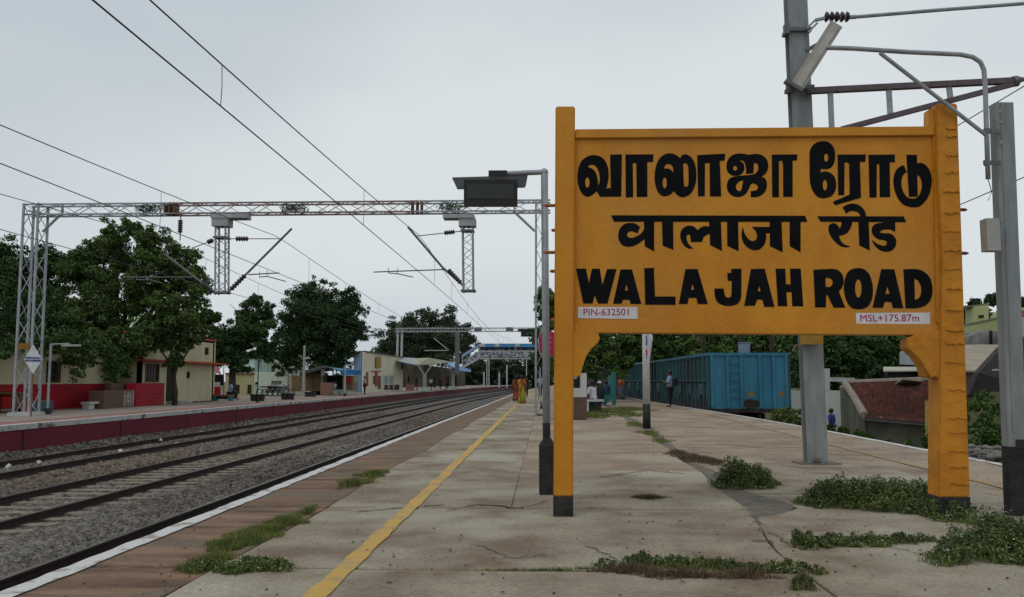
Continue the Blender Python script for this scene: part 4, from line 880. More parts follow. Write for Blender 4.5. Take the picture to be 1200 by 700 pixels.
MB().box(X-6, X+.06, G0[1]-.06, G1[1]+.06, 3.62, 3.72).build('roof_band', red_or, h2)
MB().box(X-.1, X+.45, G0[1]-.3, G1[1]+.9, 2.2, 2.31).build('canopy_slab', red_or, h2)
MB().box(X-6, X, G0[1]+.2, G1[1]-.2, 3.5, 3.6).build('roof', white_wall, h2)
# red ribbed bay under the window
y0, y1 = yof(153.5, X+.5), yof(187.5, X+.5)
MB().box(X+.003, X+.5, y0, y1, 0, 1.12).build('red_bay', redpaint, h2)
for k in range(6): MB().box(X+.5, X+.53, y0-.01, y1+.01, .1+k*.17, .125+k*.17).build('bay_rib', mat('pale_red_rib', (.42, .06, .07)), bpy.data.objects['red_bay'])
MB().box(X+.1, X+.7, yof(190, X), yof(201, X), 0, .14).build('step', conc_post, h2)
MB().box(X+.003, X+.35, yof(222, X), yof(241, X), 0, .06).build('plinth', browntile, h2)
# ---- boxes in front of the hall
q = lambda px, L_: yof(px, L_)
bt = thing('tiled_water_stand', 'brown tiled stand with a white painted emblem before the red hall wall', 'water stand', (-19.6, 39.5, 0))
y0, y1 = q(115, -19.6), q(151.5, -19.6)
MB().box(-20.3, -19.6, y0, y1, 0, .80).build('counter', browntile, bt); MB().box(-20.6, -20.3, q(123, -20.3), q(150, -20.3), 0, 1.12).build('back_panel', browntile, bt)
ye0, ye1 = q(138.5, -19.6), q(151, -19.6)
em = MB().box(-19.595, -19.588, ye0, ye1, .05, .76).build('emblem_panel', mat('emblem_ground', (.22, .17, .14)), bt)
e = MB(); cy = (ye0+ye1)/2
for k in range(26):
    a = k*.9; rr_ = .07+.2*(k/26); z = .42+math.sin(a)*rr_; y = cy+math.cos(a)*rr_*1.3; e.box(-19.587, -19.583, y-.05, y+.05, z-.022, z+.022)
e.box(-19.587, -19.583, ye0+.03, ye0+.07, .08, .73); e.box(-19.587, -19.583, ye1-.07, ye1-.03, .08, .73); e.build('emblem', mat('white_emblem', (.5, .48, .46)), em)
for k in range(4): MB().box(-19.598, -19.592, y0+.02, ye0-.02, .16+k*.16, .168+k*.16).build('tile_joint', mat('tile_joint', (.06, .04, .03)), bt)
cb = thing('concrete_bench', 'low grey concrete bench between lamp post and tiled stand', 'bench', (-19.8, 37.6, 0))
yb0, yb1 = q(98, -19.8), q(115, -19.8); MB().box(-20.2, -19.8, yb0, yb1, .22, .32).build('seat', white_wall, cb); MB().box(-20.15, -19.85, yb0+.05, yb0+.5, 0, .22).build('leg', white_wall, cb); MB().box(-20.15, -19.85, yb1-.3, yb1-.05, 0, .22).build('leg', white_wall, cb)
# lamp post
def lamp_post(px, D, h, label, L_arm=.9, r=.045, col=None):
    b = Vector(base_at(px, D)); t = thing('platform_lamp', label, 'lamp post', tuple(b)); col = col or mat('pale_lamp_post', (.38, .40, .40))
    MB().tube([b, b+Vector((0, 0, h))], r, 8).tube([b+Vector((0, 0, h-.02)), b+Vector((L_arm, 0, h+.0))], r*.7, 6).build('pole', col, t)
    MB().box(b.x+L_arm*.65, b.x+L_arm*1.6, b.y-.09, b.y+.09, h-.1, h-.03).build('lamp_head', mat('lamp_head_grey', (.42, .42, .40)), t)
    MB().box(b.x-.09, b.x+.09, b.y-.09, b.y+.09, 0, .22).build('foot', black_w, t); return t
lamp_post(57.5, 32, 2.62, 'thin pale lamp post beside the diamond sign', .7)
lamp_post(404.5, 68, 2.5, 'thin pale lamp post in front of the blue roofed kiosk', .5, .06)
# diamond sign on the tower
dg = thing('diamond_sign', 'white diamond sign with a blue name band hung on the lattice tower', 'sign', tuple(at(38.5, 421, 29.9)))
D = 29.9; c = at(38.5, 421, D); dm = [at(38.5, 404, D), at(28, 421, D), at(38.5, 438.5, D), at(49.3, 421.5, D)]
MB().prism(dm, FH*.03).build('panel', mat('sign_white', (.62, .64, .66)), dg)
bd = MB().prism([at(29.6, 418.6, D-.012), at(29.6, 423.6, D-.012), at(47.6, 423.9, D-.012), at(47.6, 418.9, D-.012)], FH*.01).build('name_band', mat('sign_blue', (.02, .07, .22)), dg)
text_mesh('band_lettering', 'WALAJAH ROAD', .085, mat('sign_white', (.6, .6, .6)), bd, at(38.6, 421.3, D-.02), RT, (0, 0, 1), .002)
MB().tube([at(38.5, 436, D+.06), Vector((at(38.5, 446, D+.06).x, at(38.5, 446, D+.06).y, 0))], .03, 8).build('post', mat('rusty_orange_post', (.25, .12, .06)), dg)
MB().box(-.2, .2, -.05, .05, -.11, .11, Matrix.Translation(at(27.5, 406, 30.2))).build('number_plate', mat('number_yellow', (.26, .13, .02)), portal)
# bench by the tower
bn = thing('platform_bench', 'blue grey bench at the foot of the lattice tower', 'bench', (-18, 32.5, 0))
p0, p1 = at(38, 466, 32.5), at(57, 466, 33.5); 
MB().prism([(p0.x, p0.y, .42), (p1.x, p1.y, .42), (p1.x-.1, p1.y+.4, .42), (p0.x-.1, p0.y+.4, .42)], (0, 0, .06)).build('seat', mat('grey_bench', (.12, .13, .14)), bn)
MB().box(p0.x-.05, p0.x+.15, p0.y-.0, p0.y+.35, 0, .42).build('leg', mat('blue_grey_paint', (.05, .10, .13)), bn); MB().box(p1.x-.15, p1.x+.0, p1.y-.0, p1.y+.35, 0, .42).build('leg', mat('blue_grey_paint', (.05, .10, .13)), bn)
MB().prism([(p0.x+.15, p0.y+.3, .05), (p1.x-.15, p1.y+.3, .05), (p1.x-.15, p1.y+.3, .4), (p0.x+.15, p0.y+.3, .4)], (0, .03, 0)).build('back_board', mat('blue_grey_paint', (.05, .10, .13)), bn)
bk = MB()
for z in (.75, .92, 1.08): bk.prism([(p0.x-.1, p0.y+.35, z), (p1.x-.6, p1.y+.3, z), (p1.x-.6, p1.y+.3, z+.04), (p0.x-.1, p0.y+.35, z+.04)], (0, .03, 0))
bk.build('backrest', mat('brown_window_frame', (.1, .05, .03)), bn)
# stall at the left edge
sl = thing('wooden_stall', 'small red fronted wooden stall at the left edge of the far platform', 'stall', tuple(base_at(8, 33.5)))
p = Vector(base_at(8, 33.5)); MB().box(p.x-.9, p.x+.35, p.y, p.y+.7, .7, .78).build('top', mat('stall_wood', (.16, .10, .05)), sl); MB().box(p.x-.9, p.x-.6, p.y+.1, p.y+.6, 0, .7).build('leg', mat('stall_wood', (.16, .1, .05)), sl); MB().box(p.x+.2, p.x+.3, p.y+.1, p.y+.6, 0, .7).build('leg', mat('stall_wood', (.16, .1, .05)), sl)
MB().box(p.x-.18, p.x+.18, p.y+.05, p.y+.09, .15, .62).build('red_panel', mat('bright_red', (.50, .03, .02)), sl); MB().box(p.x-.5, p.x+.3, p.y+.1, p.y+.6, .05, .15).build('shelf', white_wall, sl)

# ---- far left background: mint and cream houses, yellow wall
def rectp(px0, px1, py0, py1, D, th, name, m, parent, kind=None): 
    return MB().prism([at(px0, py1, D), at(px1, py1, D), at(px1, py0, D), at(px0, py0, D)], FH*th).build(name, m, parent)
def house(label, px0, px1, ytop, D, m, wins, depth=6, roof=None, name='house', yb=452, band=None, cat='house'):
    t = thing(name, label, cat, base_at((px0+px1)/2, D)); k = D/1000
    a, b = at(px0, 446, D), at(px1, 446, D); z = at(px0, ytop, D).z
    Z = lambda y: at(px0, y, D).z; S = lambda px: (px-px0)*k/1.0
    ops = [(S(w[0]), S(w[1]), Z(w[3]), Z(w[2])) for w in wins]
    wall(t, (a.x, a.y), (b.x, b.y), -.2, z, .25, m, ops)
    for o in ops: window(t, (a.x, a.y), (b.x, b.y), *o, glass_m, 1, hor=0, fm=mat('pale_window_frame', (.4, .4, .38)))
    wall(t, (a.x+.001, a.y+.26), (a.x+.25, a.y+depth), -.2, z, -.25, m, name='side_wall'); wall(t, (b.x-.001, b.y+.26), (b.x, b.y+depth), -.2, z, .25, m, name='side_wall')
    MB().prism([(a.x-.15, a.y-.15, z), (b.x+.15, b.y-.15, z), (b.x+.15, b.y+depth, z), (a.x-.15, a.y+depth, z)], (0, 0, .18)).build('roof_slab', roof or m, t)
    if band: rectp(px0, px1, band[0], band[1], D-.06, .058, 'coloured_band', bluepaint, t)
    return t
house('mint green house with a blue band seen between the trees', 268, 297, 420, 84, mint, [(271, 276, 427, 433)], band=(439.5, 441))
house('taller mint house with two dark windows left of the big round tree', 296, 336, 412, 88, mat('pale_cream_mint', (.56, .64, .52), (.48, .56, .45)), [(297, 302, 432, 439.5), (305.5, 310, 431, 440), (317, 322, 430, 438)])
mb_ = rectp(303, 325, 419, 421, 85, 1.2, 'awning', dark_m, bpy.data.objects['house.001'])
ya = thing('arched_yellow_wall', 'low yellow wall with small openings behind the parked motorbikes', 'wall', base_at(280, 70))
a, b = at(264, 446, 70), at(297, 446, 70); S = lambda px: (px-264)*.07
wall(ya, (a.x, a.y), (b.x, b.y), 0, at(0, 453, 70).z+1.0, .2, yellow_wall, [(S(276), S(281), .15, .9), (S(290), S(295), .15, .9)])
MB().prism([(a.x, a.y-.1, 1.75), (b.x, b.y-.1, 1.75), (b.x, b.y+.4, 1.75), (a.x, a.y+.4, 1.75)], (0, 0, .12)).build('coping', brickred, ya)
for s in ((276, 281), (290, 295)): MB().prism([(a.x+S(s[0]), a.y+.12, .15), (a.x+S(s[1]), a.y+.12, .15), (a.x+S(s[1]), a.y+.12, .9), (a.x+S(s[0]), a.y+.12, .9)], (0, .05, 0)).build('opening_shade', dark_m, ya)
gw = thing('pale_compound_wall', 'pale compound wall with grey doors behind the motorbikes', 'wall', base_at(325, 78)); a, b = at(297, 446, 78), at(343, 446, 78)
S = lambda px: (px-297)*.078
wall(gw, (a.x, a.y), (b.x, b.y), 0, at(0, 436, 78).z, .2, mat('pale_cream_mint', (1, 1, 1)), [(S(299), S(303), .1, 1.1), (S(318), S(330), .1, 1.2)])
rectp(318, 330, 444, 451, 78.1, .05, 'grey_door', mat('grey_mint_door', (.2, .24, .22)), gw); rectp(299, 303, 444, 451, 78.1, .05, 'dark_gate', dark_m, gw)
# tubs
for i, px in enumerate((298.5, 306.5, 334, 341.5)):
    D = 52 if px < 310 else 56; b = Vector(base_at(px, D)); s = .19
    t = thing('planter_tub', ['black square tub left of the thin black lamp post', 'black square tub right of the thin black lamp post', 'left black tub of the pair before the ladder', 'right black tub of the pair before the ladder'][i], 'tub', tuple(b), group='black square tubs on the far platform')
    mb = MB(); v = [b+Vector((x*s*k, y*s*k, z)) for z, k in ((0, .8), (.36, 1)) for x, y in ((-1, -1), (1, -1), (1, 1), (-1, 1))]; mb.add(v, [(0, 1, 5, 4), (1, 2, 6, 5), (2, 3, 7, 6), (3, 0, 4, 7), (0, 3, 2, 1), (4, 5, 6, 7)]); mb.build('tub', black_w, t)
    MB().box(b.x-s*1.15, b.x+s*1.15, b.y-s*1.15, b.y+s*1.15, .36, .42).build('rim', black_w, t)
b = Vector(base_at(302.3, 49)); t = thing('thin_lamp_post', 'thin black post standing between two black tubs', 'post', tuple(b)); MB().tube([b, b+Vector((0, 0, 2.45))], .03, 6).build('shaft', black_w, t); MB().box(b.x-.25, b.x+.25, b.y-.04, b.y+.04, 2.4, 2.48).build('cross_arm', steel_d, t); MB().box(b.x-.08, b.x+.08, b.y-.08, b.y+.08, 0, .12).build('foot', black_w, t)
# kiosk with the blue roof
kk = thing('platform_kiosk', 'ochre kiosk with a sagging grey canopy and a bright blue sheet roof', 'kiosk', base_at(385, 74)); D = 74
rectp(343, 360, 440, 458.6, 74.5, 2, 'side_cabin', mat('ochre_kiosk_wall', (.20, .15, .07), (.14, .1, .05), 2), kk)
rectp(358, 376, 438, 458.6, 74, 3, 'cabin', mat('ochre_kiosk_wall', (1, 1, 1)), kk); rectp(366, 368, 440, 457.5, 73.98, .04, 'shutter_seam', browntile, kk)
rectp(376, 404, 440, 458.6, 76.5, .3, 'rear_wall', dark_m, kk); rectp(401, 413, 440, 458, 74.5, 2.5, 'right_cabin', mat('pinkish_kiosk', (.22, .15, .11)), kk)
rectp(406, 411.5, 442, 449, 74.4, .05, 'red_poster', mat('bright_red', (.35, .02, .02)), kk); rectp(414, 418, 440, 448, 74.8, .05, 'yellow_poster', mat('poster_yellow', (.5, .45, .2)), kk)
sg = mat('grey_canopy_sheet', (.10, .10, .085), (.07, .07, .06))
MB().prism([at(349, 436, 71.5), at(349, 439.5, 71.5), at(362, 436.5, 71.5), at(380, 431, 71.5), at(378, 428.5, 71.5)], FH*4.5).build('grey_canopy', sg, kk)
MB().prism([at(349, 434, 71.45), at(350.5, 434, 71.45), at(350.5, 441, 71.45), at(349, 441, 71.45)], FH*4).build('canopy_fascia', white_wall, kk)
MB().add([at(376, 428.5, 74.5), at(396, 428.6, 76), at(422.5, 434.5, 76), at(398, 434, 71)], [(0, 3, 2, 1)]).add([v-Vector((0, 0, .05)) for v in (at(376, 428.5, 74.5), at(396, 428.6, 76), at(422.5, 434.5, 76), at(398, 434, 71))], [(0, 1, 2, 3)]).build('blue_roof_top', mat('pale_blue_sheet', (.20, .42, .62)), kk)  # top sheet in a paler blue than the hanging edge
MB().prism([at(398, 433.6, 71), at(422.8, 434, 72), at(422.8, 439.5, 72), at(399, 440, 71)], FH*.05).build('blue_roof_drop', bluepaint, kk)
rectp(375.5, 388.5, 448.5, 463.0, 71, 1.0, 'brick_counter', mat('rosy_brick', (.24, .13, .10), (.18, .09, .07), 8), kk)
for px in (377, 403): rectp(px-.5, px+.5, 432, 460, 72.5, .12, 'post', mat('pale_post', (.35, .35, .3)), kk)
rectp(376, 380, 432, 440, 72.4, .08, 'notice_board', white_wall, kk)
for px in (390, 398): rectp(px, px+7, 457, 462, 70.5, .8, 'counter_plinth', mat('grey_mint_door', (.2, .24, .22)), kk)
for i, px in enumerate((361.5, 367)):
    b = Vector(base_at(px, 66)); s = .2; t = thing('planter_tub', ['left black tub in front of the kiosk cabin', 'right black tub in front of the kiosk cabin'][i], 'tub', tuple(b), group='black square tubs on the far platform')
    MB().box(b.x-s, b.x+s, b.y-s, b.y+s, 0, .32).build('tub', black_w, t); MB().box(b.x-s*1.1, b.x+s*1.1, b.y-s*1.1, b.y+s*1.1, .32, .37).build('rim', black_w, t)
ld = thing('ladder', 'dark ladder leaning beside the ochre kiosk cabin', 'ladder', base_at(340, 66)); D = 66
for px in (337.5, 342.5): MB().prism([at(px-.4, 460, D), at(px+.4, 460, D), at(px+.4, 438, D), at(px-.4, 438, D)], FH*.05).build('rail', rust, ld)
for k in range(8): MB().prism([at(337.5, 441+k*2.4, D), at(342.5, 441+k*2.4, D), at(342.5, 441.6+k*2.4, D), at(337.5, 441.6+k*2.4, D)], FH*.04).build('rung', rust, ld)
b = Vector(base_at(356, 70)); up_ = thing('utility_pole', 'grey concrete pole with two short arms rising through the kiosk canopy', 'pole', tuple(b)); MB().tube([b, (b.x, b.y, at(356, 405, 70).z)], [.14, .09], 8).build('shaft', mat('pale_post', (.33, .33, .3)), up_)
MB().tube([at(357, 422, 70), at(362, 417, 70)], .03).tube([at(355, 420, 70), at(350, 416, 70)], .03).tube([at(357, 427, 70), at(362, 429, 70)], .03).build('arm', mat('pale_post', (.3, .3, .3)), up_)
# station building: blue gable end, long cream wall along the platform
sb = thing('station_building', 'long cream station building with a pale blue gable end and yellow emblem', 'building', (-19.2, 86, 0))
Xs = -19.2; y0, y1 = yof(426.5, Xs), yof(470, Xs)
p0 = at(426.5, 446, 88); p1 = at(472, 446, 104)
zt0, zt1 = at(426.5, 412.5, 88).z, at(472, 419.5, 104).z
cwv = mat('bright_cream_wall', (.66, .63, .48), (.56, .53, .40), .5)
MB().prism([(p0.x, p0.y, 0), (p1.x, p1.y, 0), (p1.x, p1.y, zt1), (p0.x, p0.y, zt0)], (-.25, .1, 0)).build('long_wall', cwv, sb)
g0 = at(414, 446, 92); MB().prism([(g0.x, g0.y, 0), (p0.x-.3, p0.y, 0), (p0.x-.3, p0.y, zt0-.02), (g0.x, g0.y, at(414, 419, 92).z)], (0, .3, 0)).build('gable_wall', bluewall, sb)
MB().prism([(p0.x+.1, p0.y-.1, zt0), (p1.x+.1, p1.y-.1, zt1), (p1.x-7, p1.y+3, zt1+.1), (g0.x-2, g0.y, zt0)], (0, 0, .12)).build('roof', mat('dark_roof_edge', (.12, .11, .11)), sb)
def onlong(px, py, off=.04):
    t = (px-426.5)/(472-426.5); 
    # perspective-correct depth along the wall
    Dd = 1/((1-t)/88+t/104); return at(px, py, Dd)-FH*off
def lrect(px0, px1, py0, py1, name, m, off=.05, th=.05): return MB().prism([onlong(px0, py1, off), onlong(px1, py1, off), onlong(px1, py0, off), onlong(px0, py0, off)], FH*th).build(name, m, sb)
lrect(443.6, 447.2, 418.5, 431, 'yellow_emblem_panel', mat('emblem_yellow', (.42, .28, .04), (.22, .14, .03), 3), 1.6, 1.5)
for px0, px1, y0_, m in ((430.5, 432, 436, red_or), (440.5, 443, 436, red_or), (436, 447, 434.8, red_or)): lrect(px0, px1, y0_, (y0_+1.2 if px1-px0 > 8 else 452.5), 'orange_frame', m, .5, .4)
lrect(443, 446.5, 438, 456, 'dark_doorway', dark_m, .06); lrect(437, 440, 440, 450, 'doorway', browntile, .06); lrect(450, 461, 438.5, 450, 'window', mat('mint_window', (.28, .34, .30)), .06)
for px in (449, 455, 461): lrect(px, px+1.4, 438, 456, 'white_pilaster', white_wall, .15, .12)
lrect(450, 468, 451, 457, 'maroon_dado', mat('maroon_dado', (.08, .02, .03)), .08)
# canopy along the platform
cp = thing('platform_canopy', 'grey and blue sheet canopy on forked posts along the far platform', 'canopy', base_at(500, 112))
A = [at(468, 418.5, 104), at(501, 422.5, 112), at(528, 424.5, 124), at(528, 426.5, 124), at(500, 428.2, 108), at(468, 424, 100)]
v1, v2, v3, v4 = at(466, 419, 104), at(489, 420.5, 106), at(488, 428.6, 100), at(466, 423.5, 100)
MB().prism([v1, v2, v3, v4], (0, 0, .06)).build('grey_roof_sheet', sheet_grey, cp)
v5, v6 = at(532, 425, 128), at(497, 428.8, 104)
MB().prism([v2, at(503, 420, 110), v5, v3], (0, 0, .06)).build('cream_roof_sheet', mat('cream_roof_sheet', (.40, .38, .27), (.3, .28, .2), .5), cp)
MB().prism([at(470, 424.2, 99.9), at(489, 427.6, 99.9), at(489, 428.8, 99.9), at(470, 425.2, 99.9)], FH*.1).build('blue_fascia', mat('soft_blue', (.15, .24, .42)), cp)
for nm, pts in (('blue_tarpaulin', [at(520, 427.5, 118), at(533, 428, 125), at(552, 434, 130), at(552, 436.5, 128), at(535, 434.5, 118)]), ('pale_blue_tarpaulin', [at(524, 426, 117), at(532, 426, 122), at(540, 431.5, 118), at(530, 431, 114)])):
    MB().prism(pts, (0, 0, .08)).build(nm, bluepaint if nm[0] == 'b' else mat('pale_blue_sheet', (.2, .4, .6)), cp)
cw_ = at(470, 446, 110); MB().prism([at(469, 454.5, 108), at(545, 453, 135), at(545, 434, 135), at(469, 424, 108)], FH*.3).build('shaded_rear_wall', mat('shade_darkened_cream', (.12, .10, .065), (.06, .05, .035), .4, c3=(.03, .025, .02)), cp)  # cream wall; the shade under the canopy is put into its colour
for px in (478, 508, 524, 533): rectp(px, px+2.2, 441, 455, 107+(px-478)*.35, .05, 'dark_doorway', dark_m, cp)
for px, D in ((497.7, 101), (531, 118)):
    b = Vector(base_at(px, D)); z = at(px, 430, D).z; cm = mat('pale_column', (.30, .30, .26))
    MB().box(b.x-.2, b.x+.2, b.y-.2, b.y+.2, 0, z-.9).build('column', cm, cp); MB().bar((b.x, b.y, z-1), (b.x-.75, b.y, z+.1), .16).build('fork', cm, cp); MB().bar((b.x, b.y, z-1), (b.x+.75, b.y, z+.1), .16).build('fork', cm, cp)
    MB().box(b.x-.6, b.x+.6, b.y-.5, b.y+.5, 0, .45).build('round_seat', white_wall, cp)
bc = thing('brick_stand', 'pinkish brick stand in front of the canopy beside the far portal leg', 'stand', base_at(480, 97)); rectp(475.5, 484.5, 449, 457.8, 97, .8, 'body', mat('rosy_brick', (.2, .1, .1)), bc); rectp(475, 485, 448.3, 449.2, 96.9, 1, 'top', browntile, bc)
for i, (px, D, w) in enumerate([(492, 98, 9), (502, 104, 7), (513, 112, 6)]): 
    t = thing('platform_bench', ['pale bench under the left of the canopy', 'pale bench under the middle of the canopy', 'pale bench under the right of the canopy'][i], 'bench', base_at(px, D), group='pale benches under the canopy'); b = Vector(base_at(px, D)); k = w*D/2000
    MB().box(b.x-k, b.x+k, b.y-.25, b.y+.25, .38, .46).build('seat', white_wall, t); MB().box(b.x-k+.1, b.x-k+.25, b.y-.2, b.y+.2, 0, .38).build('leg', white_wall, t); MB().box(b.x+k-.25, b.x+k-.1, b.y-.2, b.y+.2, 0, .38).build('leg', white_wall, t)
# red/teal bench group at px 250-272
tb = thing('stall_bench', 'teal bench with a red back panel beside the cream building end', 'bench', base_at(258, 52)); D = 52
rectp(247, 272, 462.6, 464.4, D, .5, 'seat', mat('orange_brown_seat', (.25, .10, .05)), tb); rectp(247, 253, 464.4, 469.9, D, .4, 'leg', teal, tb); rectp(267, 271, 464.4, 469.9, D, .4, 'leg', teal, tb); rectp(253, 267, 464.4, 468, D+.35, .05, 'front_board', teal, tb)
rectp(247.5, 258, 453.5, 462.5, D+.5, .08, 'red_panel', mat('bright_red', (.4, .02, .02)), tb)
aw = thing('tea_stall', 'small tea stall with a red striped awning behind the teal bench', 'stall', base_at(256, 56)); D = 56
MB().prism([at(247, 434, D-1.2), at(259, 439.5, D-1.2), at(256, 431, D+.6), at(247, 427.5, D+.6)], (0, 0, .05)).build('awning', mat('striped_awning', (.35, .04, .05), (.4, .2, .2), 9), aw); rectp(247, 262, 439, 452, D+.8, .1, 'back', dark_m, aw); rectp(247, 255, 448, 453, D, .5, 'counter', white_wall, aw)
for px in (247.5, 262): rectp(px-.3, px+.3, 430, 465, D+.5, .06, 'post', rust, aw)
# motorbikes
def motorbike(px, D, rz, label, m):
    b = Vector(base_at(px, D)); t = thing('motorbike', label, 'motorbike', tuple(b), rz, group='motorbikes parked by the pale wall')
    for x in (-.6, .6):
        w = MB(); 
        w.tube([(x+.27*math.cos(a), 0, .3+.27*math.sin(a)) for a in [k*math.pi/8 for k in range(17)]], .045, 6, False); o = w.build('wheel', black_w, t, local=True); MB().tube([(x, -.05, .3), (x, .05, .3)], .05, 8).build('hub', steel, o, local=True)
    MB().bar((-.6, 0, .3), (-.1, 0, .35), .05).bar((-.1, 0, .35), (.4, 0, .75), .06).bar((.6, 0, .3), (.42, 0, .9), .05).box(-.2, .2, -.13, .13, .25, .5).build('frame', steel_d, t, local=True)
    MB().ball((.15, 0, .72), .2, 8, 6, (1.3, .7, .7)).build('fuel_tank', m, t, smooth=True, local=True); MB().ball((-.35, 0, .74), .2, 8, 6, (1.8, .7, .3)).build('seat', black_w, t, smooth=True, local=True)
    MB().tube([(.4, -.32, .95), (.45, 0, .92), (.4, .32, .95)], .02, 6).build('handlebar', steel, t, local=True); MB().ball((.52, 0, .8), .08, 8, 6).build('headlamp', steel, t, local=True)
for i, (px, rz, m) in enumerate([(314, .4, mat('bike_red', (.15, .02, .02))), (320, .3, steel_d), (326, .5, mat('bike_white', (.4, .4, .4))), (332, .4, steel_d)]): motorbike(px, 68, rz, ['leftmost parked motorbike by the pale wall', 'second parked motorbike from the left', 'third parked motorbike with a pale tank', 'rightmost parked motorbike near the ladder'][i], m)

# ------------------------------------------------------------------ wagons on the right
def wagon(x, y, rz, label):
    t = thing('goods_wagon', label, 'wagon', (x, y, 0), rz, group='blue open goods wagons'); Wd, Ln, T = 3.3, 10.7, 2.43; h = Wd/2
    MB().box(-h, h, 0, .06, .05, T-.12).build('end_wall', wag_end, t, local=True)
    MB().box(-h, h, Ln-.06, Ln, .05, T-.12).build('end_wall', wag_end, t, local=True)
    for s in (-1, 1): 
        p = MB().box(s*h-.03, s*h+.03, .061, Ln-.061, .10, T-.12).build('side_wall', wag_side, t, local=True)
        rb = [MB().box(s*h+(.03 if s > 0 else -.12), s*h+(.12 if s > 0 else -.03), .05+i*.88-.05, .05+i*.88+.05, .02, T-.12) for i in range(13)]
        for i, r in enumerate(rb): 
            v = r
            if i == 0: base = v.build('side_rib', wag_side, t, local=True)
            else: v.build('side_rib', wag_side, t, local=True)
        MB().box(s*(h+.075)-.05, s*(h+.075)+.05, .06, Ln-.06, 1.20, 1.28).build('waist_rail', wag_side, t, local=True)
        MB().box(s*(h+.05)-.06, s*(h+.05)+.06, 0, Ln, .0, .12).build('sill', wag_grime, t, local=True)
        for k in range(4): MB().box(s*(h+.10)-.03, s*(h+.10)+.03, 1.0+k*2.5, 1.7+k*2.5, .62, 1.12).build('side_flap', wag_side, t, local=True)
    for k in range(12):
        y0_ = .12+k*.88; y1_ = y0_+.74; pts = [(-h-.034, y0_, .12), (-h-.034, y1_, .12)]+[(-h-.034, y1_-(y1_-y0_)*j/5, random.uniform(.25, .62)) for j in range(6)]
        MB().prism(pts, (.003, 0, 0)).build('grime_patch', wag_grime, t, local=True)
    mb = MB(); mb.box(-h-.1, h+.1, -.06, .12, T-.12, T); mb.box(-h-.1, h+.1, Ln-.12, Ln+.06, T-.12, T); mb.box(-h-.1, -h+.06, .12, Ln-.12, T-.12, T); mb.box(h-.06, h+.1, .12, Ln-.12, T-.12, T)
    mb.build('top_coping', wag_end, t, local=True, kind='stuff')
    for xx in (.72, 1.30, 2.10, 2.68): MB().box(-h+xx-.05, -h+xx+.05, -.10, 0, .1, T-.125).build('end_post', wag_end, t, local=True)
    for xx in (.06, Wd-.06): MB().box(-h+xx-.06, -h+xx+.06, -.06, -.001, .1, T-.125).build('corner_post', wag_end, t, local=True)
    for k in range(5): MB().tube([(-h+.75, -.07, .55+k*.36), (-h+1.27, -.07, .55+k*.36)], .018, 6).build('ladder_rung', wag_end, t, local=True)
    MB().tube([(-h+1.68+.13*math.cos(a), -.004, .62+.15*math.sin(a)) for a in (0, 6.283)], .001).build('hook', wag_grime, t, local=True)
    for xx in (1.72, 3.02): 
        poly = [(-h+xx+.13*math.cos(a)*random.uniform(.8, 1.1), -.004, .68+.14*math.sin(a)*random.uniform(.8, 1.1)) for a in [k*.45 for k in range(14)]]
        MB().prism(poly, (0, .003, 0)).build('yellow_marking', yellow_p, t, local=True)
    MB().prism([(-h+1.3+.45*math.cos(a)*random.uniform(.8, 1.1)+.4, -.003, .27+.22*math.sin(a)*random.uniform(.7, 1.1)) for a in [k*.45 for k in range(14)]], (0, .002, 0)).build('grime_patch', wag_grime, t, local=True)
    MB().box(-h, h, .0, Ln, -.12, .049).box(-.15, .15, -.6, 0, -.1, .1).build('underframe', wag_grime, t, local=True)
    for yy in (1.9, 3.9, Ln-3.9, Ln-1.9):
        mb = MB()
        for s in (-1, 1): mb.tube([(s*.75, yy, -.34), (s*.9, yy, -.34)], .46, 18)
        mb.tube([(-.8, yy, -.34), (.8, yy, -.34)], .07, 8); mb.build('wheelset', steel_d, t, local=True)
    for yy in (2.9, Ln-2.9):
        for s in (-1, 1): MB().box(s*1.0-.06, s*1.0+.06, yy-1.4, yy+1.4, -.45, -.2).build('bogie_frame', wag_grime, t, local=True)
    MB().tube([(-h+.75, -.12, -.05), (-h+.75, -.12, -.35)], .03).build('brake_pipe', wag_grime, t, local=True)
    return t
wx, wy, hd = 8.66, 37.0, .035
for i, lb in enumerate(['nearest blue open wagon with ladder and two yellow marks on its end', 'second wagon of the row, behind the schoolbag man', 'third wagon of the row, teal and partly behind the white sign post', 'fourth wagon of the row, behind the woman with the orange top', 'farthest wagon of the row, mostly behind the platform tree']):
    wagon(wx, wy, hd, lb); wx -= math.sin(hd)*11.4; wy += math.cos(hd)*11.4; hd += .012
wt = thing('railway_track', 'railway track under the blue wagons at the right', 'track', (8.6, 30, RAIL_Z))
for s in (-1, 1): MB().bar((8.85+s*.84, 24, RAIL_Z-.07), (8.1+s*.84, 50, RAIL_Z-.07), .07, .15).build('rail', rail_m, wt)
for i in range(40): MB().box(8.8-i*.018-1.3, 8.8-i*.018+1.3, 24+i*.62, 24.24+i*.62, RAIL_Z-.3, RAIL_Z-.16).build('sleeper', sleeper_m, wt)
wt2 = thing('water_tank', 'pale blue water tank seen over the edge of the nearest wagon', 'tank', base_at(873, 55)); b = Vector(base_at(873, 55)); z0, z1 = at(873, 416, 55).z, at(873, 402.5, 55).z
MB().tube([(b.x, b.y, z0), (b.x, b.y, z1-.05), (b.x, b.y, z1)], [.36, .38, .3], 14).build('drum', mat('pale_blue_tank', (.22, .29, .38), (.17, .23, .31)), wt2); MB().tube([(b.x, b.y, z1), (b.x, b.y, z1+.06)], .39, 14).build('lid', mat('pale_blue_tank', (.2, .3, .4)), wt2)
for s in (-.3, .3): MB().bar((b.x+s, b.y, -1), (b.x+s, b.y, z0), .12).build('stand_leg', browntile, wt2)

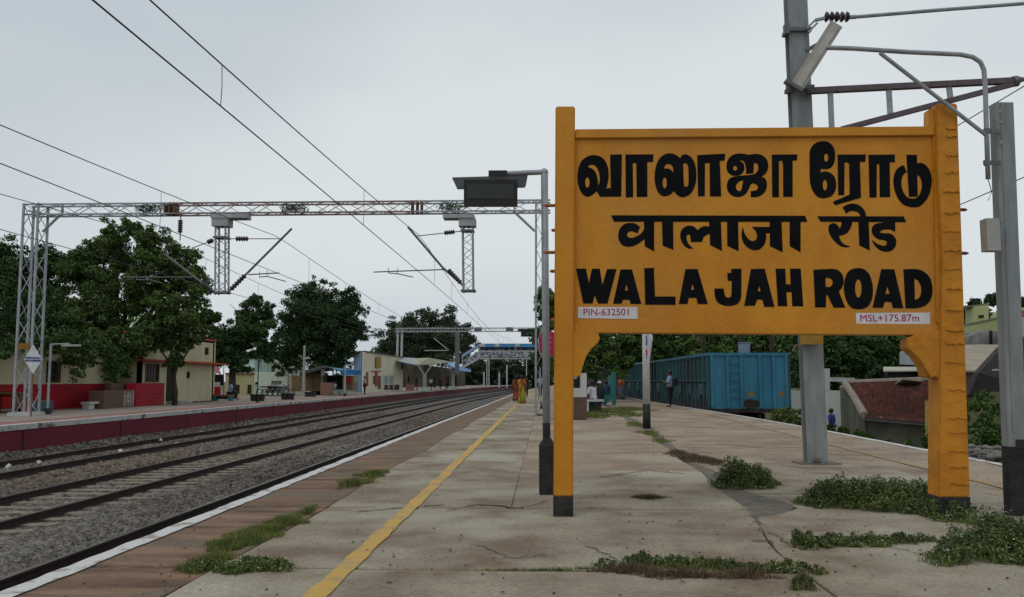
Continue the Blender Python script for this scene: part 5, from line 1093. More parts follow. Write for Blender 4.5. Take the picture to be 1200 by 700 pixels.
# ------------------------------------------------------------------ right side: walls, houses
def bldg(label, D, parts, name='outbuilding', cat='building'):
    t = thing(name, label, cat, tuple(at(parts[0][1][0][0], 446, D))); 
    for nm, pts, th, m in parts: 
        P = [at(p[0], p[1], D+(p[2] if len(p) > 2 else 0)) for p in pts]; MB().prism(P, FH*th if not isinstance(th, tuple) else th).build(nm, m, t)
    return t
bldg('grey concrete block wall right behind the nearest wagon', 42, [('block', [(920, 455), (946, 458), (946, 490), (920, 490)], .4, white_wall), ('cap', [(919, 453.5), (947, 456.5), (947, 459), (919, 456)], .6, mat('green_grey_cap', (.2, .22, .15)))], 'block_wall', 'wall')
bldg('white boundary wall with a post between mast and red tiled house', 31, [('wall_panel', [(962, 457), (986, 458), (986, 506), (962, 500)], .25, white_wall), ('post', [(967.5, 432), (972.5, 432), (972.5, 458), (967.5, 458)], .3, white_wall), ('top_beam', [(962, 442), (1002, 443, 4), (1002, 448, 4), (962, 447)], .2, white_wall), ('upper_wall', [(945, 456, 6), (967, 456, 6), (967, 500, 6), (945, 500, 6)], .2, white_wall)], 'boundary_wall', 'wall')
# red tiled house
rh = thing('tiled_outhouse', 'low mossy outhouse with a worn red clay tile roof beyond the platform', 'building', tuple(at(1040, 500, 23)))
r0, r1, e0, e1 = at(990, 450, 28.5), at(1125, 445, 26), at(1013, 488, 23.2), at(1110, 496, 21.6)
# tiles laid in rows down the slope, joined
tv = []; tf = []; NR, NC = 17, 56
for i in range(NR):
    for j in range(NC):
        if random.random() < .02: continue
        def S(u, v): a = r0+(r1-r0)*u; b_ = e0+(e1-e0)*u; return a+(b_-a)*v
        u0, u1, v0, v1 = (j+.06)/NC, (j+.94)/NC, i/NR, min(1.01, (i+1.22)/NR); dz = random.uniform(0, .012)
        A_, B_, C_, D_ = S(u0, v0), S(u1, v0), S(u1, v1), S(u0, v1); m1, m2 = (A_+B_)/2, (C_+D_)/2; up1 = Vector((0, 0, .035+dz)); lo = Vector((0, 0, .0)); hi = Vector((0, 0, .055))
        n0 = len(tv); tv += [A_+lo, m1+up1, B_+lo, C_+hi*.6, m2+hi+up1, D_+hi*.6, C_-Vector((0, 0, .01)), D_-Vector((0, 0, .01))]
        tf += [(n0, n0+1, n0+4, n0+5), (n0+1, n0+2, n0+3, n0+4), (n0+5, n0+4, n0+3, n0+6, n0+7)]
mesh_obj('roof_tiles', tv, tf, tile_roof, rh, kind='stuff')
dn = Vector((0, 0, -.05)); MB().prism([r0+dn, r1+dn, e1+dn, e0+dn], (0, 0, -.06)).build('roof_deck', mat('dark_roof_edge', (.05, .04, .04)), rh)
MB().prism([e0+Vector((.1, .3, -.12)), e1+Vector((.1, .3, -.12)), Vector((e1.x+.1, e1.y+.3, -1.6)), Vector((e0.x+.1, e0.y+.3, -1.6))], (0, .25, 0)).build('front_wall', mossy, rh)
MB().tube([e0+Vector((0, 0, .0)), (e0+e1)/2, e1], .045, 6).build('eave_mortar', mat('pale_mortar', (.27, .23, .18), (.18, .14, .1), 6), rh)
MB().tube([r0+Vector((0, 0, .04)), r1+Vector((0, 0, .04))], .09, 7).build('ridge_mortar', mat('pale_mortar', (.3, .25, .2)), rh)
MB().tube([r0+Vector((0, 0, .03)), (r0+e0)/2+Vector((0, 0, .06)), e0+Vector((0, 0, .03))], .11, 7).build('verge_mortar', mat('pale_mortar', (.3, .25, .2)), rh)
l0 = at(984, 452, 29); l1 = at(1013, 490, 23.4)
MB().prism([l0, l1-Vector((0, 0, .05)), Vector((l1.x, l1.y, -1.6)), Vector((l0.x, l0.y, -1.6))], (.15, .05, 0)).build('gable_wall', mossy, rh)
MB().box(-.35, .25, -.3, .3, -.02, .035, Matrix.Translation((r0+(r1-r0)*.55+(e0-r0)*.18)+Vector((0, 0, .12))) @ Euler((-.25, .1, 0)).to_matrix().to_4x4()).build('pale_patch', mat('pale_mortar', (.3, .25, .2)), rh)
MB().prism([at(1088.5, 470, 21.4), at(1096, 470, 21.4), at(1096, 512, 21.4), at(1088.5, 512, 21.4)], FH*.2).build('yellow_pier', mat('yellow_pier', (.36, .28, .08)), rh)
MB().prism([at(1091, 482, 21.38), at(1100, 482, 21.38), at(1100, 500, 21.38), at(1091, 500, 21.38)], FH*.1).build('dark_window', dark_m, rh)
bldg('beige sheet roofed shed with a dark gable beside the ochre post', 36, [
    ('sheet_roof', [(1060, 404, 8), (1178, 404, 8), (1150, 434, 0), (1085, 434, 0)], (0, 0, -.08), beige_roof),
    ('front_wall', [(1085, 436, .4), (1148, 436, .4), (1148, 470, .4), (1085, 470, .4)], .3, browntile),
    ('pale_eave', [(1035, 430, 1), (1086, 430, 1), (1086, 434, 0), (1035, 434.5, 0)], (0, 0, -.05), mat('pale_eave', (.45, .42, .34))),
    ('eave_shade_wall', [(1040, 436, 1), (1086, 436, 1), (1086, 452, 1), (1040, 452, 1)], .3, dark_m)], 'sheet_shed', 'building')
bldg('dark slate gable roof seen between the ochre post and the drilled post', 24, [
    ('slate_roof', [(1135, 463), (1147, 437), (1174, 407, 1), (1210, 392, 2), (1260, 470, 2)], (0, 0.3, 0), slate),
    ('mossy_wall', [(1130, 458, .35), (1230, 462, .35), (1230, 560, .35), (1130, 545, .35)], .3, mat('greenish_plaster', (.20, .19, .10), (.07, .085, .035), 1.3, .95, .1, detail=8)),
    ('pale_batten', [(1163, 433, -.05), (1172, 432.5, -.05), (1172, 434, -.05), (1163, 434.5, -.05)], .03, white_wall),
    ('rust_pipe', [(1176.5, 490, -.1), (1178.5, 490, -.1), (1178.5, 535, -.1), (1176.5, 535, -.1)], .05, rust)], 'slate_outhouse', 'building')
yg = bldg('pale yellow green house with a small square tower and window', 74, [
    ('tower_front', [(1142, 358.5), (1158.5, 357), (1158.5, 378), (1142, 380)], .3, yg_wall), ('tower_side', [(1132, 361, 3), (1142, 358.5, 0), (1142, 381, 0), (1132, 382, 3)], (.1, .3, 0), yg_wall), ('tower_parapet', [(1141.5, 357.5), (1159, 356), (1159, 357.6), (1141.5, 359.2)], 3, mat('grey_parapet', (.2, .2, .15))),
    ('parapet_wall', [(1132, 381, -.5), (1178, 371.5, -.5), (1178, 400, -.5), (1132, 402, -.5)], .4, yg_wall), ('parapet_cap', [(1132, 379.8, -.6), (1178, 370.4, -.6), (1178, 371.8, -.6), (1132, 381.2, -.6)], .6, mat('grey_parapet', (.1, .1, .1))),
    ('side_room', [(1163, 372), (1173, 362), (1174, 374), (1163, 376)], .5, yg_wall), ('tower_window', [(1147, 369.5, -.05), (1153, 369, -.05), (1153, 372.5, -.05), (1147, 373, -.05)], .1, dark_m)], 'village_house', 'house')
bldg('weathered grey vaulted roof below the yellow green house', 66, [('vault', [(1133, 402), (1136, 395), (1146, 389), (1160, 386.5), (1172, 390), (1176, 398), (1176, 412), (1133, 412)], 4, mat('streaked_concrete', (.28, .27, .25), (.08, .08, .08), .7, .95, .1, detail=8)), ('stair', [(1160, 388, -.1), (1163, 388, -.1), (1163, 406, -.1), (1160, 406, -.1)], .1, dark_m)], 'vaulted_shed', 'building')
bldg('cream and pink house at the right edge of the view', 70, [('wall', [(1183, 361), (1240, 359), (1240, 378), (1183, 378)], .5, yg_wall), ('pink_wall', [(1193, 364, -.1), (1240, 364, -.1), (1240, 371, -.1), (1193, 371, -.1)], .1, mat('dull_pink', (.35, .1, .09))), ('lower_roof', [(1183, 372, -3), (1240, 370, -3), (1240, 412, -8), (1183, 410, -8)], .3, mat('grey_sheet', (.24, .23, .2)))], 'village_house', 'house')
bldg('brick shack with a pink cloth roof behind the wagon end', 52, [('brick_wall', [(921, 415), (942, 413), (942, 438), (921, 440)], 2, mat('dark_brick', (.14, .07, .045))), ('pink_cloth', [(929, 412, -.3), (934, 404, -.3), (945, 404, -.3), (946, 413, -.3)], (0, .4, 0), mat('pink_cloth', (.40, .07, .10))), ('lean_to', [(921, 440, -.1), (945, 438, -.1), (945, 456, -.1), (921, 456, -.1)], 1, dark_m)], 'brick_shack', 'shack')
tk = thing('roof_tank', 'small white tank on a flat roof left of the ochre bracket', 'tank', tuple(at(1066, 430, 38))); MB().tube([at(1066, 428, 38), at(1066, 413, 38)], .42, 14).build('drum', mat('white_tank', (.38, .40, .42)), tk); MB().tube([at(1066, 413, 38), at(1066, 411, 38)], [.42, .2], 14).build('lid', mat('white_tank', (.5, .5, .5)), tk)
# ------------------------------------------------------------------ signs and stands on the platform
b = Vector((*gd(758, 502)[:2], 0)); sp = thing('edge_on_platform_sign', 'white post with a black foot carrying a diamond sign seen nearly edge on', 'sign', tuple(b)); D = (b-Vector((0, 0, 0))).dot(FH)
MB().tube([b+Vector((0, 0, .62)), (at(757, 388, D))+Vector((0, 0, .4))], .098, 14).build('white_post', mat('white_post_paint', (.52, .52, .50), (.42, .42, .4)), sp, smooth=True)
MB().tube([b, b+Vector((0, 0, .63))], .103, 14).build('black_foot', black_w, sp, smooth=True)
yv = (RT*.95+FH*.3).normalized(); cS = at(759.5, 400, D-.12); ed = (RT*.13-FH*.99).normalized()
for s, dd in ((0, 0),):
    pn = MB().prism([cS+Vector((0, 0, .85)), cS+ed*.42+Vector((0, 0, 0.02)), cS-Vector((0, 0, .75)), cS-ed*.42-Vector((0, 0, .02))], (ed.cross(Vector((0, 0, 1))))*.03).build('diamond_panel', mat('sign_white', (.6, .6, .6)), sp)
nn = ed.cross(Vector((0, 0, 1))).normalized(); 
ff = -1 if nn.y > 0 else 1
for zz, mm, r_ in ((.02, mat('sign_blue2', (.04, .10, .32)), .13), (-.30, mat('sign_red', (.5, .03, .03)), .10), (.34, mat('sign_red', (.5, .03, .03)), .09)):
    MB().tube([cS-ed*.10+nn*s_+ed*math.cos(a)*r_+Vector((0, 0, zz+math.sin(a)*r_)) for s_ in (.036,) for a in [k*.5236 for k in range(13)]], .022, 5, False).build('painted_ring', mm, sp)
MB().tube([at(757.5, 419, D-.12), at(765, 419, D-.12)], .012).build('sign_bolt', steel_d, sp)
b = Vector((*gd(637, 480)[:2], 0)); D = b.dot(FH); rs = thing('red_platform_sign', 'red plate sign on a thin white post just left of the grey pole', 'sign', tuple(b))
MB().tube([b, at(637, 388, D)], .045, 8).build('post', mat('white_post_paint', (.5, .5, .5)), rs)
MB().prism([at(x, y, D-.06) for x, y in ((631.5, 395), (634, 389), (641, 386.5), (648, 389), (650, 395), (650, 411), (648, 416), (641, 418.5), (634, 417), (632, 411))], FH*.03).build('red_plate', mat('sign_magenta_red', (.42, .02, .07)), rs)
MB().prism([at(x, y, D-.02) for x, y in ((630, 400), (634, 386), (635.5, 386), (632, 400), (634, 416), (632.5, 416))], FH*.03).build('white_rim', white_wall, rs)
for k in range(3): rectp(633.5+k*.3, 648, 395+k*6, 396+k*6, D-.075, .004, 'faded_lettering', mat('faded_pink', (.5, .15, .2)), rs)
MB().bar(at(637, 388, D), at(637, 372, D), .07).build('upper_post', mat('yellow_post', (.3, .24, .05)), rs)
MB().box(-.1, .1, -.1, .1, 0, .32, Matrix.Translation((at(635.5, 446, 38).x, at(635.5, 446, 38).y, 0))).build('black_block', black_w, rs)
MB().box(-.3, .12, -.25, .15, 0, .06, Matrix.Translation((b.x, b.y-6.5, 0))).build('kerb_stub', asph_m, rs)
ws = thing('drinking_water_stand', 'white and brown water stand half hidden by the left sign post', 'water stand', tuple(gd(680, 491)))
D = 27.6; rectp(660, 687.5, 465.5, 491.5, D, .7, 'brown_base', mat('brown_base_paint', (.13, .075, .06)), ws); rectp(660, 687.5, 455, 465.5, D, .7, 'white_slab', white_wall, ws)
rectp(681, 687.5, 437.5, 455, D, .7, 'white_side', white_wall, ws); rectp(660, 681, 430, 455, D+.5, .2, 'black_back', dark_m, ws); rectp(673, 676, 436, 444, D+.48, .015, 'tap', white_wall, ws)
b1 = thing('platform_bench', 'grey slab bench holding the man in the white shirt', 'bench', tuple(gd(700, 480))); D = 33
rectp(687, 707.5, 468.5, 470.8, D, .6, 'seat', white_wall, b1); rectp(688.5, 690, 470.8, 484, D, .5, 'leg', white_wall, b1); rectp(690, 705, 471, 483.5, D+.3, .12, 'support', mat('mossy_dark', (.07, .07, .03)), b1)
b2 = thing('platform_bench', 'teal cast bench behind the man in the white shirt', 'bench', tuple(gd(715, 474))); D = 42.5
MB().prism([at(x, y, D) for x, y in ((721, 475), (721, 436), (716.5, 436), (715, 462), (707, 465), (707, 475), (710.5, 475), (711, 470), (717, 470), (717.5, 475))], FH*.08).build('end_frame', teal, b2)
MB().prism([at(x, y, D+1.6) for x, y in ((722, 474), (722, 437), (718, 437), (716, 462), (708, 465), (708, 474), (711, 474), (712, 470), (718, 470), (718.5, 474))], FH*.08).build('end_frame', teal, b2)
MB().prism([at(707, 463.5, D), at(716, 462, D), at(716, 463.5, D), at(707, 465, D)], FH*1.7).build('seat', teal, b2); MB().prism([at(717, 440, D+.05), at(719, 440, D+.05), at(718, 457, D+.05), at(716.5, 457, D+.05)], FH*1.6).build('backrest', teal, b2)

# ------------------------------------------------------------------ people
def skin_mesh(chains, name, m, parent, sub=2):
    """chains: list of lists of (point, radius); points shared by equality join up"""
    idx = {}; V = []; R = []; E = []
    def vid(p, r):
        k = tuple(round(c, 4) for c in p)
        if k not in idx: idx[k] = len(V); V.append(k); R.append(r)
        return idx[k]
    for ch in chains:
        ids = [vid(p, r) for p, r in ch]; E += [(a, b) for a, b in zip(ids, ids[1:])]
    me = bpy.data.meshes.new(name+'_sk'); me.from_pydata(V, E, []); o = bpy.data.objects.new(name+'_sk', me); COL.objects.link(o)
    md = o.modifiers.new('s', 'SKIN'); md.use_smooth_shade = True; sv = me.skin_vertices[0].data
    for i, r in enumerate(R): sv[i].radius = (r, r) if not isinstance(r, tuple) else r
    sv[0].use_root = True; sb = o.modifiers.new('b', 'SUBSURF'); sb.levels = sub; sb.render_levels = sub
    bpy.context.view_layer.update(); out = bpy.data.meshes.new_from_object(o.evaluated_get(bpy.context.evaluated_depsgraph_get()))
    bpy.data.objects.remove(o); out.name = name; out.materials.clear(); out.materials.append(m); out.polygons.foreach_set('use_smooth', [True]*len(out.polygons))
    q = bpy.data.objects.new(name, out); COL.objects.link(q); q.parent = parent; return q
def person(label, pos, face, H, top, bottom, pose='stand', dress=None, z=0, hair=hair_m, bag=None, bun=False, sleeve=.5, arm=None, wrap=None, cap=None, shoes=black_w):
    """figure facing local +y, turned by face radians"""
    t = thing('person', label, 'person', (pos[0], pos[1], z), face)
    s = H; w = 1 if not dress else .9
    v = lambda x, y, z_: (x*s, y*s, z_*s)
    sit = pose == 'sit'; hz = .53 if not sit else .27
    dz = hz-.53; lean = .0 if not sit else .06
    pel = v(0, 0, .53+dz); wai = v(0, .005+lean*.4, .62+dz); che = v(0, .01+lean*.8, .735+dz); nb = v(0, .0+lean, .815+dz); nk = v(0, .012+lean, .86+dz); hd = v(0, .025+lean, .915+dz); ht = v(0, .018+lean, .955+dz)
    nose = v(0, .085+lean, .905+dz)
    C_ = [[(pel, .082*s), (wai, .072*s*w), (che, .086*s*w), (nb, .055*s), (nk, .032*s), (hd, .056*s), (ht, .044*s)]]
    legs = []; arms = []
    for sx in (-1, 1):
        st = 0 if pose == 'stand' else (.07*sx if pose == 'walk' else 0)
        hip = v(.05*sx, 0, .50+dz)
        if sit: kn, an, toe = v(.065*sx, .25, .27), v(.06*sx, .27, .05), v(.06*sx, .36, .015)
        else: kn, an, toe = v(.052*sx, .02+st*.8, .28), v(.055*sx, st*1.5-.01, .045+(0.02 if st < 0 else 0)), v(.062*sx, st*1.5+.09, .012)
        lg = [(hip, .058*s), (kn, .038*s), (an, .024*s), (toe, .02*s)]; legs.append(lg); C_.append([(pel, .082*s)]+lg)
        sh = v(.105*sx*w, .0+lean, .80+dz); 
        a_ = arm or 'down'
        if sit: el, wr, ha = v(.145*sx, .06, .66+dz), v(.08*sx, .19, .57+dz), v(.06*sx, .23, .56+dz)
        elif a_ == 'phone': el, wr, ha = v(.135*sx, .03, .64), v(.07*sx, .16, .68), v(.045*sx, .19, .70)
        elif a_ == 'raise' and sx > 0: el, wr, ha = v(.19, .03, .82), v(.1, .06, .93), v(.07, .06, .95)
        elif a_ == 'raise': el, wr, ha = v(-.18, .03, .80), v(-.1, .05, .92), v(-.06, .06, .94)
        else: el, wr, ha = v(.145*sx, -.015-st*.5, .635), v(.155*sx, .03-st*1.0, .49), v(.155*sx, .045-st*1.1, .455)
        ar = [(sh, .037*s*w), (el, .026*s), (wr, .017*s), (ha, .020*s)]; arms.append(ar); C_.append([(nb, .055*s)]+ar)
        hv, wv = Vector(ha), Vector(wr); d = (hv-wv).normalized(); sd = d.cross(Vector((0, 1, 0) if abs(d.y) < .8 else (1, 0, 0))).normalized()
        for k, (o_, l_) in enumerate(((-.016, .036), (-.006, .044), (.005, .042), (.015, .034))):
            m1 = hv+sd*o_*s+d*.022*s; m2 = m1+d*l_*.5*s+Vector((0, .006*s, 0)); C_.append([(ha, .020*s), (tuple(m1), .0062*s), (tuple(m2), .0052*s), (tuple(m2+d*l_*.4*s+Vector((0, .012*s, 0))), .0045*s)])
        C_.append([(wr, .017*s), (tuple((hv+wv)/2+sd*(-.02)*s+Vector((0, .01*s, 0))), .0068*s), (tuple(hv+sd*(-.032)*s+d*.012*s+Vector((0, .015*s, 0))), .005*s)])
    skin_mesh(C_, 'body', skin_m, t, 1)
    h = MB().ball(v(0, .004+lean, .938+dz), .064*s, 12, 9, (.95, 1.05, 1.0))
    if bun: h.ball(v(0, -.06+lean, .91+dz), .032*s, 8, 6); h.tube([v(0, -.06+lean, .9+dz), v(0, -.075+lean, .82+dz), v(0, -.07+lean, .72+dz)], [.02*s, .018*s, .008*s], 6)
    h.v = [q if q.y > -9 else q for q in h.v]; h.build('hair', hair, t, smooth=True, local=True, kind=None)
    fc = MB().ball(v(0, .042+lean, .917+dz), .045*s, 10, 8, (.95, .8, 1.25)).ball(v(0, .081+lean, .912+dz), .008*s, 6, 5, (1, 1, 1.6)); fo = fc.build('face', skin_m, t, smooth=True, local=True)
    MB().ball(v(-.018, .076+lean, .927+dz), .006*s, 6, 4).ball(v(.018, .076+lean, .927+dz), .006*s, 6, 4).build('eyes', dark_m, fo, local=True, kind='stuff')
    MB().box(*[q*s for q in (-.014, .014, .074+lean, .080+lean, .888+dz, .893+dz)]).build('mouth', mat('lip', (.12, .04, .03)), fo, local=True)
    MB().ball(v(-.055, .02+lean, .915+dz), .013*s, 6, 5, (.5, 1, 1.4)).ball(v(.055, .02+lean, .915+dz), .013*s, 6, 5, (.5, 1, 1.4)).build('ears', skin_m, fo, local=True, kind='stuff')
    cl = [[(v(0, 0, .50+dz), .100*s*w), (wai, .090*s*w), (che, .102*s*w), (v(0, .0+lean, .80+dz), .066*s), (v(0, .008+lean, .835+dz), .042*s)]]
    for ar in arms:
        a, b_ = Vector(ar[0][0]), Vector(ar[1][0]); cl.append([(v(0, .0+lean, .80+dz), .066*s), (tuple(a), .046*s*w), (tuple(a+(b_-a)*max(.6, min(1, sleeve*2))), .037*s)])
        if sleeve > .6: cl[-1].append((tuple(b_+(Vector(ar[2][0])-b_)*.85), .026*s))
    skin_mesh(cl, 'blouse' if dress else 'shirt', top, t, 1)
    if not dress:
        tr = [[(v(0, 0, .55+dz), .092*s)]+[(lg[0][0], .070*s), (lg[1][0], .050*s), (tuple(Vector(lg[2][0])+(Vector(lg[1][0])-Vector(lg[2][0]))*.08), .036*s)] for lg in legs]; skin_mesh(tr, 'trousers', bottom, t, 1)
    else:
        mb = MB(); n = 40; prof = [(.60, .085), (.54, .105), (.42, .112), (.28, .118), (.14, .13), (.03, .145)]
        if sit: prof = [(.40, .09), (.30, .13), (.22, .17), (.1, .17), (.02, .18)]
        vs = []
        for z_, r in prof:
            for k in range(n):
                a = 2*math.pi*k/n; f = 1+.07*math.sin(a*9+z_*6)*(1.1-z_); vs.append(v(r*f*math.cos(a)*1.05, r*f*math.sin(a)*.85+(.1 if sit else 0), z_))
        m_ = len(prof); mb.add(vs, [(i*n+k, i*n+(k+1) % n, (i+1)*n+(k+1) % n, (i+1)*n+k) for i in range(m_-1) for k in range(n)]+[tuple(range((m_-1)*n, m_*n))]); mb.build('skirt', bottom, t, smooth=True, local=True)
        pts = [((.09, .05, .56), (.02, .09, .60)), ((.05, .095, .70), (-.03, .1, .70)), ((-.04, .075, .80), (-.1, .06, .79)), ((-.05, .0, .845), (-.12, -.01, .82)), ((-.05, -.085, .78), (-.12, -.06, .77)), ((-.03, -.115, .62), (-.11, -.10, .62)), ((-.02, -.125, .42), (-.10, -.115, .42))]
        vs = []; 
        for a, b_ in pts:
            for f in (0, .33, .66, 1): vs.append(Vector(v(*(a[i]+(b_[i]-a[i])*f for i in range(3))))+Vector((0, 0, dz*s)))
        mb = MB().add(vs, [(i*4+k, i*4+k+1, (i+1)*4+k+1, (i+1)*4+k) for i in range(len(pts)-1) for k in range(3)]); o = mb.build('shoulder_cloth', dress, t, smooth=True, local=True); md = o.modifiers.new('t', 'SOLIDIFY'); md.thickness = .012*s; md.offset = 1
    if bag:
        MB().box(-.10*s, .10*s, -.20*s, -.085*s, .56*s, .80*s).build('backpack', bag, t, local=True); bevel_obj(t.children[-1] if False else bpy.data.objects[[o for o in t.children if o.name.startswith('backpack')][0].name], .03*s, 2)
    if not sit: 
        for lg in legs: a = Vector(lg[3][0]); MB().ball((a.x, a.y-.045*s, .022*s), .03*s, 8, 6, (1, 2.1, .75)).build('shoe', shoes, t, smooth=True, local=True)
    if wrap: MB().ball(v(0, -.01, .62+dz), .15*s, 12, 9, (1.05, .9, 1.7)).build('shawl', wrap, t, smooth=True, local=True)
    if cap: MB().ball(v(0, .0, .965+dz), .07*s, 10, 6, (1, 1.1, .6)).build('cap', cap, t, smooth=True, local=True)
    return t
white_c = cloth('white', (.50, .50, .52), (.40, .40, .44)); navy = cloth('navy', (.02, .022, .035), (.014, .015, .02)); jeans = cloth('jeans', (.05, .10, .22), (.03, .07, .15)); pale_b = cloth('pale_blue', (.26, .35, .50), (.18, .27, .42))
yg_sari = mat('yellow_green_sari', (.42, .30, .02), (.10, .16, .02), 11, .8, 0, detail=3, lo=.45, hi=.55, c3=(.34, .07, .02)); red_sari = mat('red_orange_sari', (.30, .05, .025), (.20, .08, .03), 12, .8, 0, detail=3, c3=(.10, .03, .02))
orange_c = cloth('orange', (.45, .12, .03)); dk = cloth('dark', (.02, .018, .022)); grey_blue = mat('grey_blue_patterned_skirt', (.12, .14, .18), (.05, .05, .07), 14, .9, 0, lo=.45, hi=.55); teal_b = cloth('deep_blue', (.012, .035, .08)); red_c = cloth('red', (.30, .02, .02))
g = lambda px, py: (gd(px, py).x, gd(px, py).y)
person('woman in a yellow green sari walking away along the yellow line', g(611.5, 473.3), .1, 1.56, orange_c, yg_sari, 'walk', yg_sari, bun=True)
person('woman in a red orange sari walking beside the yellow green sari', g(605.0, 470.5), .05, 1.55, red_sari, red_sari, 'walk', red_sari, bun=True)
person('person in dark clothes with a white cloth walking just ahead of the two saris', g(616.2, 466), .0, 1.62, dk, dk, 'walk', cap=None)
person('man in a white shirt and dark trousers standing by the red sign', g(633.3, 464.2), .6, 1.66, white_c, navy, 'stand')
person('man in a white cap and shirt farther along behind the red sign', g(632.4, 456.8), .2, 1.68, white_c, navy, 'stand', cap=white_c)
person('man with a dark backpack looking at his phone beside the wagons', g(785.5, 477), 1.35, 1.74, pale_b, navy, 'stand', bag=dk, arm='phone')
person('woman in an orange top and patterned grey skirt walking by the wagons', g(728, 468.5), 2.6, 1.55, orange_c, grey_blue, 'walk', orange_c, bun=True)
q = at(696, 446, 33.3); person('man in a white shirt and jeans seated bent forward on the grey slab bench', (q.x, q.y), .9, 1.70, white_c, jeans, 'sit', z=.02)
q = at(712, 446, 43); person('person wrapped in a deep blue shawl seated on the teal bench', (q.x, q.y), .8, 1.66, teal_b, teal_b, 'sit', wrap=teal_b, z=.02)
q = at(702.5, 446, 42); person('dark clad woman with pale head cloth seated left of the blue shawl', (q.x, q.y), 1.2, 1.6, dk, dk, 'sit', wrap=dk, cap=white_c, z=.02)
q = at(690.5, 446, 34.2); person('person in red seated behind the man in the white shirt', (q.x, q.y), 1.6, 1.55, red_c, navy, 'sit', z=.02)
q = at(973, 446, 29.5); person('child in a blue shirt by the white boundary wall beyond the platform', (q.x, q.y), .8, 1.25, cloth('royal_blue', (.03, .06, .28)), dk, 'stand', z=-.95)
q = g(427, 462); person('man in a white shirt standing by the edge of the far platform near the kiosk', q, -1.2, 1.66, white_c, navy, 'stand')
q = g(421.5, 459.5); person('dark clad person with pale shirt behind the white shirted man at the kiosk', q, 1.5, 1.66, white_c, dk, 'stand')
q = at(269, 446, 52.6); person('person in a pale blue shirt seated on the teal bench of the far platform', (q.x, q.y), -1.0, 1.62, pale_b, navy, 'sit', z=.06)
q = at(391.5, 446, 73); person('person in white seated in the shade beside the brick counter', (q.x, q.y), -1.0, 1.6, white_c, dk, 'sit', z=.05)
q = at(4, 446, 34.5); person('person in a dark blue shirt standing behind the stall at the left edge', (q.x, q.y), -1.4, 1.6, cloth('slate_blue', (.02, .06, .12)), dk, 'stand')
for i, (px, D, tp, bt) in enumerate([(488, 104, dk, red_c), (505, 110, white_c, navy), (516, 113, dk, dk), (523, 118, red_c, dk)]):
    q = at(px, 446, D); person(['dark clad person waiting at the left under the canopy', 'white shirted person standing under the canopy', 'dark clad person standing under the middle of the canopy', 'person in red standing under the right end of the canopy'][i], (q.x, q.y), -1.5+i, 1.62, tp, bt, 'stand')

# ------------------------------------------------------------------ weeds and grass growing on the platform
def weed(label, blobs, N, size, m=weed_m, flowers=0, name='weed_clump', cat='weeds', stems=0, zb=0.0, dry=0):
    """blobs: (px, py, rx, ry, h) with px,py where the middle of the blob stands on the ground"""
    g0 = gd(blobs[0][0], blobs[0][1], zb); t = thing(name, label, cat, tuple(g0)); cen = []; rad = []
    for px, py, rx, ry, h in blobs:
        c = gd(px, py, zb)
        for k in range(max(10, int(150*rx/.8))):
            a = random.random()*6.283; r = random.random()**.55; x, y = math.cos(a)*r, math.sin(a)*r
            hh = h*(1-r**2.2)*random.uniform(.65, 1.05)+.015
            cen.append((c.x+x*rx, c.y+y*ry, zb+hh*random.choice((.85, .6, .35)))); q = random.uniform(.5, 1)*min(rx, ry)*.30; rad.append((q, q, min(q, hh*.5)))
    leafcloud(N, cen, rad, size, m, 'leaves', t, kind='stuff')
    nb = N//9; C0 = np.array(cen); ii = RNG.integers(0, len(C0), nb); P = C0[ii]+RNG.normal(size=(nb, 3))*np.array([.03, .03, .0]); th = RNG.random(nb)*6.28; hh = P[:, 2]-zb+.012+.03*RNG.random(nb); Vb = np.zeros((nb, 3, 3)); lean = RNG.normal(size=(nb, 2))*.03
    Vb[:, 0] = np.stack([P[:, 0]-np.cos(th)*.002, P[:, 1]-np.sin(th)*.002, np.full(nb, zb)], 1); Vb[:, 1] = np.stack([P[:, 0]+np.cos(th)*.002, P[:, 1]+np.sin(th)*.002, np.full(nb, zb)], 1); Vb[:, 2] = np.stack([P[:, 0]+lean[:, 0], P[:, 1]+lean[:, 1], zb+hh], 1)
    np_obj('blades', Vb.reshape(-1, 3), np.arange(nb*3).reshape(nb, 3), grass_m, t, kind='stuff')
    if flowers:
        V = []; 
        C0 = np.array(cen); R0 = np.array(rad); idx = RNG.integers(0, len(C0), flowers); P = C0[idx]+RNG.normal(size=(flowers, 3))*R0[idx]*.55; P[:, 2] += R0[idx, 2]*.9; P[:, 1] -= R0[idx, 1]*.3
        leafcloud(flowers*2, P.tolist(), [(.004,)*3]*flowers, .0065, flower_m, 'florets', t, kind='stuff')
    if stems:
        mb = MB()
        for k in range(stems):
            c = Vector(random.choice(cen)); 
            b_ = Vector((c.x+random.uniform(-.03, .03), c.y+random.uniform(-.03, .03), zb)); e = c+Vector((random.uniform(-.05, .05), random.uniform(-.05, .05), random.uniform(.0, .04))); mb.bar(b_, e, .003)
        mb.build('stems', dry_m, t, kind='stuff')
    return t
